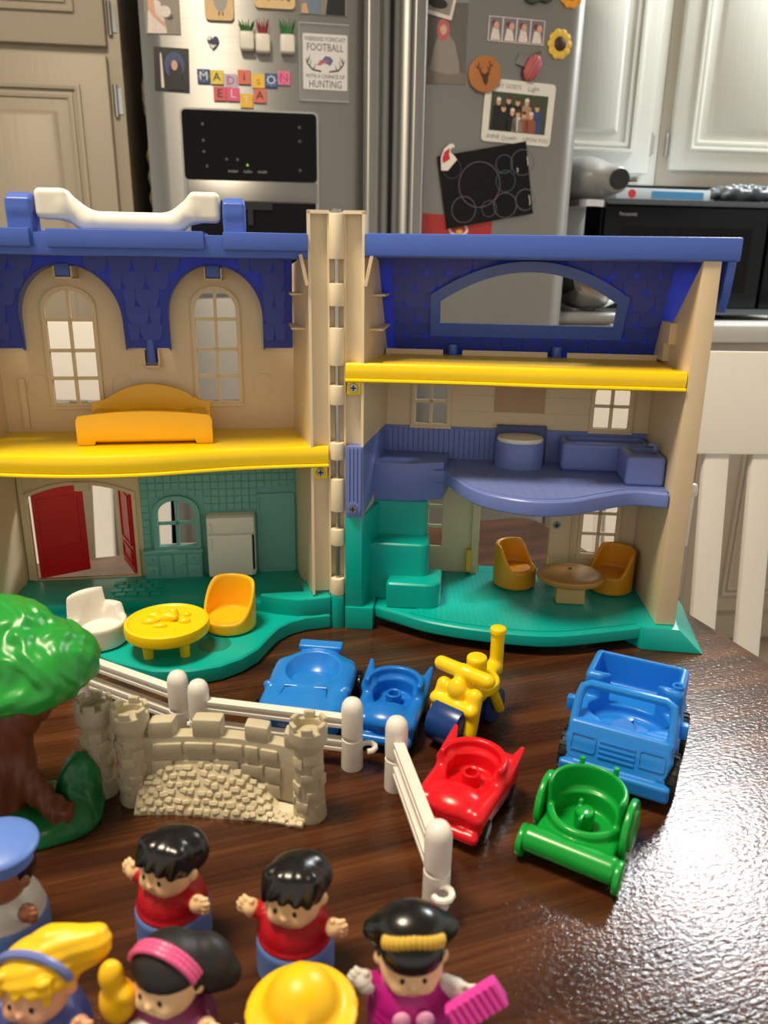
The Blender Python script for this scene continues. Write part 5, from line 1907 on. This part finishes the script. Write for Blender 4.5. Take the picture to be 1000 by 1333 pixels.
def finned_car(label, loc, rz, m, fin_bump):
    o = thing('toy_convertible', label, 'toy car', loc, rz, 'finned toy convertibles')

    def f(X, Y, Z):
        low = rbox(X, Y, Z, (0, 0, .0135), (.0195, .0280, .0070), .004)
        hood = ell(X, Y, Z, (0, -.0175, .0185), (.0165, .0130, .0075))
        fend = np.minimum(cap(X, Y, Z, (-.0160, -.0240, .0175), (-.0170, .0, .0200), .0046, .0040), cap(X, Y, Z, (.0160, -.0240, .0175), (.0170, .0, .0200), .0046, .0040))
        back = smax(rcyl(X, Y, Z, (0, .0040, .0220), .0195, .0110, .002), -(Y - .000), .002)
        g = un(low, hood, fend, back, k=.003)
        g = smax(g, -rcyl(X, Y, Z, (0, .0030, .0400), .0160, .0140, .003), .0014)
        g = smax(g, -rcyl(X, Y, Z, (0, .0030, .0300), .0135, .0140, .002), .0010)
        fins = np.minimum(cap(X, Y, Z, (-.0175, .0060, .0235), (-.0208, .0250, .0325), .0056, .0014), cap(X, Y, Z, (.0175, .0060, .0235), (.0208, .0250, .0325), .0056, .0014))
        tail = rbox(X, Y, Z, (0, .0200, .0190), (.0185, .0080, .0070), .003)
        g = un(g, smax(tail, -rcyl(X, Y, Z, (0, .0030, .0300), .0165, .0140, .002), .001), fins, k=.0025)
        bum = cap(X, Y, Z, (-.0160, -.0290, .0085), (.0160, -.0290, .0085), .0036)
        g = un(g, bum, k=.0015)
        return smax(g, -rbox(X, Y, Z, (0, -.0310, .0135), (.0120, .0035, .0016), .001), .0006)
    sdf('car_body', f, (-.025, -.034, .003), (.025, .030, .037), .0008, m, o)
    MB().lathe([(.0030, .0150), (.0052, .0150), (.0054, .0230), (.0046, .0238), (.0034, .0232), (.0030, .0180), (0, .0180)], (0, .003, 0), n=22).build('seat_peg', m, o)
    for y0 in (-.0185, .0165):
        for s in (-1, 1):
            wheel(o, s * .0165, y0, .0068, .0070, BLACK, None, False)
    return o


finned_car('red toy convertible with tail fins next to the white fence', (.0495, .3610, 0), R(-31), REDCAR, 0)
finned_car('small blue toy convertible with tail fins, left of the yellow motorcycle', (.0075, .4420, 0), R(-14), BLUESMALL, 0)

green = thing('toy_carriage', 'bright green toy carriage with round seat, in front of the truck', 'toy car', (.1065, .3325, 0), R(-31), None, .92)


def carriage(X, Y, Z):
    base = rbox(X, Y, Z, (0, .0, .0115), (.0220, .0220, .0065), .003)
    drum = rcyl(X, Y, Z, (0, .0030, .0145), .0215, .0095, .002)
    g = un(base, drum, k=.002)
    wall_ = smax(rcyl(X, Y, Z, (0, .0030, .0225), .0220, .0175, .002), -(Y + .0025), .002)
    g = un(g, wall_, k=.002)
    g = smax(g, -rcyl(X, Y, Z, (0, .0030, .0480), .0190, .0240, .003), .0012)
    g = smax(g, -rcyl(X, Y, Z, (0, .0020, .0300), .0168, .0170, .002), .0010)
    roller = rcyl(X, Y, Z, (0, -.0225, .0125), .0075, .0255, .002, axis='x')
    g = un(g, roller, k=.0012)
    return g


sdf('carriage_body', carriage, (-.028, -.032, .003), (.028, .028, .042), .0008, GREEN, green)
for s in (-1, 1):
    MB().cyl((s * .0225, .0060, .0190), (s * .0262, .0060, .0190), .0172, n=32).build('rear_wheel', GREEN, green, bevel=.0014)
    MB().cyl((s * .0262, .0060, .0190), (s * .0275, .0060, .0190), .0120, .0112, n=28).build('wheel_hub', GREEN, green, bevel=.0006)
    MB().cyl((s * .0250, -.0225, .0095), (s * .0285, -.0225, .0095), .0092, n=24).build('front_wheel', GREEN, green, bevel=.0012)
    MB().cyl((s * .0100, .0240, .0370), (s * .0100, .0240, .0425), .0016, n=10).build('hood_peg', GREEN, green)
sdf('seat_peg', lambda X, Y, Z: un(rcyl(X, Y, Z, (0, .002, .0190), .0056, .0060, .0015), rbox(X, Y, Z, (0, -.0035, .0190), (.0012, .005, .0062), .0006), rbox(X, Y, Z, (-.0035, .0050, .0255), (.0013, .0013, .003), .0006), k=.0008), (-.008, -.01, .011), (.008, .009, .030), .0007, GREEN, green)

moto = thing('toy_motorcycle', 'yellow toy motorcycle with wide blue wheels', 'toy motorcycle', (.0580, .4385, 0), R(-40), None, 1.08)


def frame_(X, Y, Z):
    fork = np.minimum(cap(X, Y, Z, (-.0125, -.0185, .0130), (-.0110, -.0120, .0330), .0042, .0046), cap(X, Y, Z, (.0125, -.0185, .0130), (.0110, -.0120, .0330), .0042, .0046))
    rear = np.minimum(cap(X, Y, Z, (-.0095, .0185, .0110), (-.0080, .0100, .0290), .0032), cap(X, Y, Z, (.0095, .0185, .0110), (.0080, .0100, .0290), .0032))
    g = un(fork, rear, rcyl(X, Y, Z, (0, .0060, .0310), .0140, .0035, .002), rbox(X, Y, Z, (0, -.0050, .0290), (.0100, .0100, .0060), .003), k=.003)
    g = un(g, cap(X, Y, Z, (-.0125, -.0180, .0260), (.0125, -.0180, .0260), .0038), ell(X, Y, Z, (0, -.0145, .0345), (.0062, .0052, .0075)), k=.002)
    g = un(g, cap(X, Y, Z, (-.0165, -.0080, .0435), (.0165, -.0080, .0435), .0043), cap(X, Y, Z, (0, -.0070, .0300), (0, -.0080, .0430), .0045), k=.0025)
    g = un(g, rcyl(X, Y, Z, (0, .0050, .0400), .0062, .0090, .002), cap(X, Y, Z, (0, .0120, .0310), (0, .0250, .0330), .0050), cap(X, Y, Z, (.0, .0275, .0300), (.0, .0275, .0560), .0042), k=.002)
    return un(g, rcyl(X, Y, Z, (0, .0275, .0570), .0050, .0024, .0012), k=.0004)


sdf('frame', frame_, (-.021, -.026, .006), (.021, .034, .064), .0008, YELL, moto)
for y0, r_, wd in ((-.0185, .0138, .0205), (.0190, .0112, .0140)):
    w_ = MB().cyl((-wd / 2, 0, 0), (wd / 2, 0, 0), r_, n=36).build('wheel', NAVY, moto, bevel=.0012)
    w_.location = (0, y0, r_)
    for s in (-1, 1):
        MB().cyl((s * (wd / 2 + .0016), 0, .0), (s * (wd / 2 + .0052), 0, .0), .0020, n=10).build('axle_cap', METAL, w_)

# ------------------------------------------------------------------ toy figures (face towards local -y)


def fingers(X, Y, Z, p, d, s, r0=.0042):
    """mitten hand at p pointing along d, four stubby fingers and a thumb"""
    d = Vector(d).normalized()
    side = d.cross(Vector((0, -1, .2))).normalized()
    up = side.cross(d).normalized()
    p = Vector(p)
    f = ell(X, Y, Z, p, (r0 * 1.05, r0 * 1.0, r0 * 1.05))
    for i, ln in enumerate((.0044, .0054, .0051, .0041)):
        b = p + side * ((i - 1.5) * .0021)
        t_ = b + d * ln - up * .0006
        e_ = t_ + d * .0010 - up * .0012
        f = smin(f, np.minimum(cap(X, Y, Z, b, t_, .00145, .00130), cap(X, Y, Z, t_, e_, .00130, .0011)), .0005)
    th = p + side * (s * .0030)
    f = smin(f, cap(X, Y, Z, p, th + side * (s * .0014) + d * .0016 + up * .0016, .0019, .0013), .0008)
    return f


def figure(label, loc, rz, skin, hair, hair_m, top_m, low_m, hands, tilt=0.0, head_z=.0480, cuff=True, waist=.021, hair_h=.0008, face=True, extra=None, sleeve_m=None, headr=(.0138, .0128, .0128)):
    o = thing('toy_figure', label, 'toy figure', loc, rz, 'toy people standing on the table', .88)
    hz = head_z
    # lower body: rounded peg
    sdf('lower_body', lambda X, Y, Z: smax(un(rcyl(X, Y, Z, (0, 0, .0125), .0190, .0125, .0045, sy=.96), rbox(X, Y, Z, (0, -.012, .003), (.010, .0075, .003), .0025), k=.003), -(Z - .0002), .0005)
        - .0004 * np.exp(-(X / .0012) ** 2) * 0, (-.020, -.022, 0), (.020, .020, .0255), .0009, low_m, o)
    hl, hr = hands

    def torso(X, Y, Z):
        f = smax(ell(X, Y, Z, (0, 0, .0255), (.0176, .0165, .0160)), .0230 - Z, .0016)
        sl = np.minimum(cap(X, Y, Z, (-.0100, -.001, .0315), tuple(.82 * a + .18 * b for a, b in zip(hl, (-.010, -.001, .0315))), .0050, .0042),
                        cap(X, Y, Z, (.0100, -.001, .0315), tuple(.82 * a + .18 * b for a, b in zip(hr, (.010, -.001, .0315))), .0050, .0042))
        f = smin(f, sl, .0035)
        return smin(f, tor(X, Y, Z, (0, 0, .0240), .0168, .0016, .95), .001)
    sdf('torso', torso, (-.027, -.022, .016), (.027, .020, .044), .0008, top_m, o)
    # head, ears, nose, cheeks
    hd = Matrix.Rotation(tilt, 3, 'X')

    def headf(X, Y, Z):
        f = un(ell(X, Y, Z, (0, 0, hz), headr), ell(X, Y, Z, (0, -.003, hz - .0058), (.0125, .0105, .0085)), k=.004)
        f = smin(f, sph(X, Y, Z, (0, -.0138, hz - .0035), .0016), .0012)
        for s in (-1, 1):
            f = smin(f, ell(X, Y, Z, (s * .0140, .001, hz - .002), (.0024, .0026, .0034)), .001)
            f = smin(f, sph(X, Y, Z, (s * .0058, -.0100, hz - .0058), .0035), .002)
        f = smin(f, rcyl(X, Y, Z, (0, 0, hz - .0125), .0085, .0040, .001), .003)
        return f
    hdo = sdf('head', headf, (-.0175, -.0165, hz - .017), (.0175, .0145, hz + .014), .0008, skin, o)
    hr_o = sdf('hair', hair, (-.026, -.022, hz - .018), (.030, .026, hz + .024), .0008, hair_m, o)
    if face:
        for s in (-1, 1):
            e = MB().lathe([(0, .0012), (.0008, .0010), (.0012, .0), (.0008, -.0010), (0, -.0012)], n=12, sy=.5).build('eye', BLACK, hdo, angle=180)
            e.location = (s * .0046, -.0126, hz - .0010)
            e.scale = (1, 1, 1.25)
        sm = [(x, -.0126 - .0002 + .35 * abs(x), hz - .0078 + 14 * x * x) for x in (-.0030, -.0018, -.0006, .0006, .0018, .0030)]
        sm = [(x, -.0131 + 9 * x * x, z_) for x, y_, z_ in sm]
        MB().tube(sm, .0004, 6).build('mouth', mat('lip_line', (168, 92, 70), .5), hdo)
    for s, h_, nm in ((-1, hl, 'hand'), (1, hr, 'hand')):
        d_ = Vector(h_) - Vector((s * .010, -.001, .0315))
        sdf(nm, lambda X, Y, Z, h_=h_, d_=d_, s=s: fingers(X, Y, Z, h_, d_, -s), tuple(a - .0105 for a in h_), tuple(a + .0105 for a in h_), .0006, skin if sleeve_m is None else sleeve_m, o)
    return o


def short_hair(hz):
    def f(X, Y, Z):
        f = ell(X, Y, Z, (0, .0018, hz + .0030), (.0150, .0146, .0142))
        f = smin(f, ell(X, Y, Z, (.004, .008, hz + .0040), (.0125, .0100, .0115)), .002)
        # open the face below the hair line
        f = smax(f, -ell(X, Y, Z, (0, -.0150, hz - .0060), (.0165, .0160, .0118)), .0010)
        f = smax(f, -(Z - hz + .0085), .001)
        g = cap(X, Y, Z, (-.004, -.0070, hz + .0110), (-.0072, -.0126, hz + .0060), .0044, .0014)
        for (x0, x1, zt) in ((.001, -.0010, .0056), (.006, .0054, .0048), (.0098, .0106, .0030), (-.0092, -.0116, .0016)):
            g = np.minimum(g, cap(X, Y, Z, (x0, -.0066 + .25 * abs(x0), hz + .0105), (x1, -.0134 + 28 * x1 * x1, hz + zt), .0044, .0012))
        return smin(f, g, .0048)
    return f


HZ = .0475
boy_hands = ((-.0205, -.0040, .0365), (.0205, -.0040, .0345))
figure('boy toy figure in red sweater and jeans, nearer the castle wall, face turned left', (-.0915, .2720, 0), R(-27), SKIN, short_hair(HZ), BLACKHAIR, SWEATER, JEANS, boy_hands, head_z=HZ)
figure('boy toy figure in red sweater and jeans, right of the other boy, facing the viewer', (-.0352, .2570, 0), R(-13), SKIN, short_hair(HZ), BLACKHAIR, SWEATER, JEANS, boy_hands, head_z=HZ)


# man with blue cap
def side_hair(hz):
    def f(X, Y, Z):
        f = ell(X, Y, Z, (0, .002, hz + .001), (.0146, .0138, .0130))
        f = smax(f, -(Y + .002), .001)
        f = smax(f, Z - hz - .006, .001)
        return smax(f, -(Z - hz + .0085), .001)
    return f


pol = figure('toy figure with moustache, blue peaked cap, white shirt and blue tie at left edge', (-.1620, .2660, 0), R(-24), SKIN_D, side_hair(HZ), BLACKHAIR, SHIRTW, JEANS, ((-.0195, -.0060, .0330), (.0205, -.0050, .0345)), head_z=HZ)
cp = sdf('cap', lambda X, Y, Z: un(rcyl(X, Y, Z, (0, .0005, HZ + .0075), .0152, .0030, .0015, sy=.95), ell(X, Y, Z, (0, -.001, HZ + .0155), (.0205, .0190, .0052)), k=.004), (-.022, -.022, HZ + .002), (.022, .022, HZ + .022), .0008, CAPBLUE, pol)
sdf('cap_peak', lambda X, Y, Z: smax(ell(X, Y, Z, (0, -.0135, HZ + .0045), (.0120, .0075, .0018)), (Y + .010), .001), (-.013, -.022, HZ), (.013, -.008, HZ + .008), .0006, BLACKHAIR, pol)
MB().tube([(-.0055, -.0128, HZ - .0070), (0, -.0146, HZ - .0055), (.0055, -.0128, HZ - .0070)], [.0008, .0017, .0008], 8).build('moustache', BLACKHAIR, pol)
MB().prism([(-.0018, -.0175), (.0018, -.0175), (.0030, -.0150), (-.0030, -.0150)], .020, .033).build('tie', CAPBLUE, pol)


# blond girl
def blond_hair(hz):
    def f(X, Y, Z):
        f = ell(X, Y, Z, (0, .0015, hz + .0025), (.0158, .0150, .0150))
        f = smax(f, np.minimum(-(Y + .0015), -(Z - hz - .0040 - .0016 * np.sin(X * 850) + 34 * X * X * .1)) * .9, .001)
        f = smax(f, -(Z - hz + .0095), .001)
        sw = un(cap(X, Y, Z, (.004, .006, hz + .0120), (.0205, .0110, hz + .0130), .0085, .0065), cap(X, Y, Z, (.010, .008, hz + .004), (.0205, .0110, hz + .0090), .0070, .0060), k=.003)
        f = smin(f, sw, .003)
        f = smin(f, np.minimum(cap(X, Y, Z, (-.0095, -.0085, hz + .0090), (-.0115, -.0110, hz + .0005), .0030, .0016), cap(X, Y, Z, (.0090, -.0090, hz + .0095), (.0105, -.0105, hz + .0020), .0030, .0016)), .0015)
        return f + .00022 * np.sin((Z * .9 - X * .25) * 1300 + Y * 400)
    return f


bl = figure('blond girl toy figure with blue headband and blue dress, bottom left corner', (-.1235, .2135, 0), R(-8), SKIN_P, blond_hair(HZ), BLOND, NAVYV, NAVYV, ((-.0195, -.0050, .0330), (.0200, -.0060, .0330)), head_z=HZ)
hbp = [(.0160 * cos(t), .0010 - .0035 * sin(t) - .0020, HZ + .0025 + .0158 * sin(t)) for t in [pi * (.06 + .88 * i / 18) for i in range(19)]]
MB().tube(hbp, .0018, 8).build('headband', BAND, bl)


# girl with pink headband
def long_black(hz):
    def f(X, Y, Z):
        f = ell(X, Y, Z, (0, .0015, hz + .0020), (.0158, .0150, .0150))
        f = smax(f, np.minimum(-(Y + .0020), -(Z - hz - .0032)) * .9, .001)
        f = smax(f, -(Z - hz + .0120), .001)
        tail_ = un(ell(X, Y, Z, (.0120, .0110, hz - .001), (.0120, .0100, .0130)), cap(X, Y, Z, (.010, .010, hz + .004), (.021, .0120, hz - .004), .0080, .0060), k=.003)
        return smin(f, tail_, .003)
    return f


pk = figure('girl toy figure with black hair and pink headband, holding a yellow object, bottom edge', (-.0770, .2170, 0), R(-20), SKIN, long_black(HZ), mat('soft_black_vinyl', (28, 26, 27), .5), PURPLE, PURPLE, ((-.0190, -.0060, .0330), (.0205, -.0050, .0320)), head_z=HZ)
pbp = [(.0161 * cos(t), -.0010 - .0030 * sin(t), HZ + .0018 + .0156 * sin(t)) for t in [pi * (.08 + .84 * i / 18) for i in range(19)]]
b_ = MB()
for i in range(18):
    a0_, a1_ = Vector(pbp[i]), Vector(pbp[i + 1])
    b_.cyl(a0_ + Vector((0, -.0022, 0)), a1_ + Vector((0, -.0022, 0)), .0013, n=8).cyl(a0_, a1_, .0013, n=8).cyl(a0_ + Vector((0, .0022, 0)), a1_ + Vector((0, .0022, 0)), .0013, n=8)
b_.build('headband', PINK, pk)
MB().prism([(-.009, -.0165), (.009, -.0165), (.007, -.0120), (-.007, -.0120)], .0305, .0345).build('white_collar', SHIRTW, pk, bevel=.001)
sdf('white_sleeve', lambda X, Y, Z: ell(X, Y, Z, (.0155, -.003, .0310), (.0052, .0052, .0048)), (.009, -.010, .025), (.022, .004, .037), .0008, SHIRTW, pk)
yo = tag(sdf('yellow_toy', lambda X, Y, Z: un(ell(X, Y, Z, (0, 0, 0), (.0068, .0060, .0095)), ell(X, Y, Z, (-.001, -.001, .0125), (.0045, .0042, .0065)), sph(X, Y, Z, (.0045, -.003, .006), .0030), k=.003), (-.009, -.008, -.011), (.009, .008, .021), .0008, HATY), 'lumpy yellow object held by the girl with the pink headband', 'toy')
yo.location = (-.0945, .2120, .0345)

# figure in the yellow hat, seen from above


def cropped(hz):
    return lambda X, Y, Z: smax(ell(X, Y, Z, (0, .002, hz + .001), (.0146, .0138, .0130)), -(Y + .001), .001)


yh = figure('toy figure under a broad yellow hat at the bottom edge', (-.0262, .2035, 0), R(8), SKIN_P, cropped(.0450), mat('brown_hair_vinyl', (96, 60, 36), .5), HATY, JEANS, ((-.0225, -.0010, .0360), (.0215, -.0050, .0320)), head_z=.0450)
sdf('hat', lambda X, Y, Z: smax(un(smax(ell(X, Y, Z, (0, 0, .0490), (.0150, .0148, .0165)), .049 - Z, .001), ell(X, Y, Z, (0, -.001, .0490), (.0225, .0215, .0026)), cap(X, Y, Z, (0, -.0130, .0560), (0, .0130, .0560), .0030) + .002, k=.003), -ell(X, Y, Z, (0, 0, .046), (.0142, .0134, .012)), .0008), (-.024, -.024, .045), (.024, .024, .068), .0008, HATY, yh)


# princess
def regal_hair(hz):
    def f(X, Y, Z):
        f = ell(X, Y, Z, (0, .0015, hz + .0020), (.0152, .0146, .0140))
        f = smax(f, np.minimum(-(Y + .0015), -(Z - hz - .0042)) * .9, .001)
        f = smax(f, -(Z - hz + .0090), .001)
        halo = un(ell(X, Y, Z, (0, .0060, hz + .0080), (.0212, .0100, .0085)), ell(X, Y, Z, (0, .003, hz + .0120), (.0150, .0125, .0095)), k=.004)
        f = smin(f, halo, .0025)
        bang = smax(ell(X, Y, Z, (0, -.0052, hz + .0068), (.0134, .0100, .0088)), -(Z - hz - .0022), .001)
        return smin(f, bang, .0012)
    return f


pr_ = figure('princess toy figure in magenta dress with gold hairband and white gloves', (.0130, .2270, 0), R(3), SKIN, regal_hair(HZ), BLACKHAIR, MAGENTA, MAGENTA, ((-.0205, -.0030, .0370), (.0215, -.0070, .0330)), head_z=HZ, sleeve_m=SHIRTW)
g_ = MB()
for i in range(13):
    t = pi * (.20 + .60 * i / 12)
    g_.lathe([(0, .0034), (.0014, .0028), (.0019, 0), (.0014, -.0028), (0, -.0034)], (.0148 * cos(t), -.0036 - .0062 * sin(t), HZ + .0165 - .0022 * abs(cos(t))), n=10)
g_.build('gold_hairband', GOLD, pr_, angle=180)
for s in (-1, 1):
    sdf('glove_cuff', lambda X, Y, Z, s=s: cap(X, Y, Z, (s * .0150, -.002 - .002 * (s > 0), .0345), (s * .0195, -.003 - .003 * (s > 0), .0355 - .002 * (s > 0)), .0040, .0046), (-.026 if s < 0 else .009, -.014, .026), (-.009 if s < 0 else .026, .005, .044), .0008, SHIRTW, pr_)
    sdf('bow_loop', lambda X, Y, Z, s=s: ell(X, Y, Z, (s * .0050, -.0170, .0300), (.0040, .0022, .0044)), (s * .005 - .006, -.021, .024), (s * .005 + .006, -.013, .036), .0007, mat('bow_pink', (232, 158, 200), .45), pr_)
    MB().lathe([(0, .0016), (.0014, .0008), (.0016, 0), (.0014, -.0008), (0, -.0016)], (s * .0050, -.0193, .0292), n=10).build('bow_bud', mat('bud_green', (196, 196, 90), .45), pr_)
fan = tag(MB().box((0, 0, 0), (.0220, .0050, .0095)).build('pink_fan', HOTPINK, None, bevel=.0015), 'ribbed hot pink fan held in the gloved hand of the princess', 'toy')
fan.location = (.0365, .2130, .0345)
fan.rotation_euler = (R(-20), R(-32), R(10))
for i in range(8):
    MB().cyl((-.0095 + i * .0027, -.0028, -.0046), (-.0095 + i * .0027, -.0028, .0046), .0013, n=10).build('rib', HOTPINK, fan)
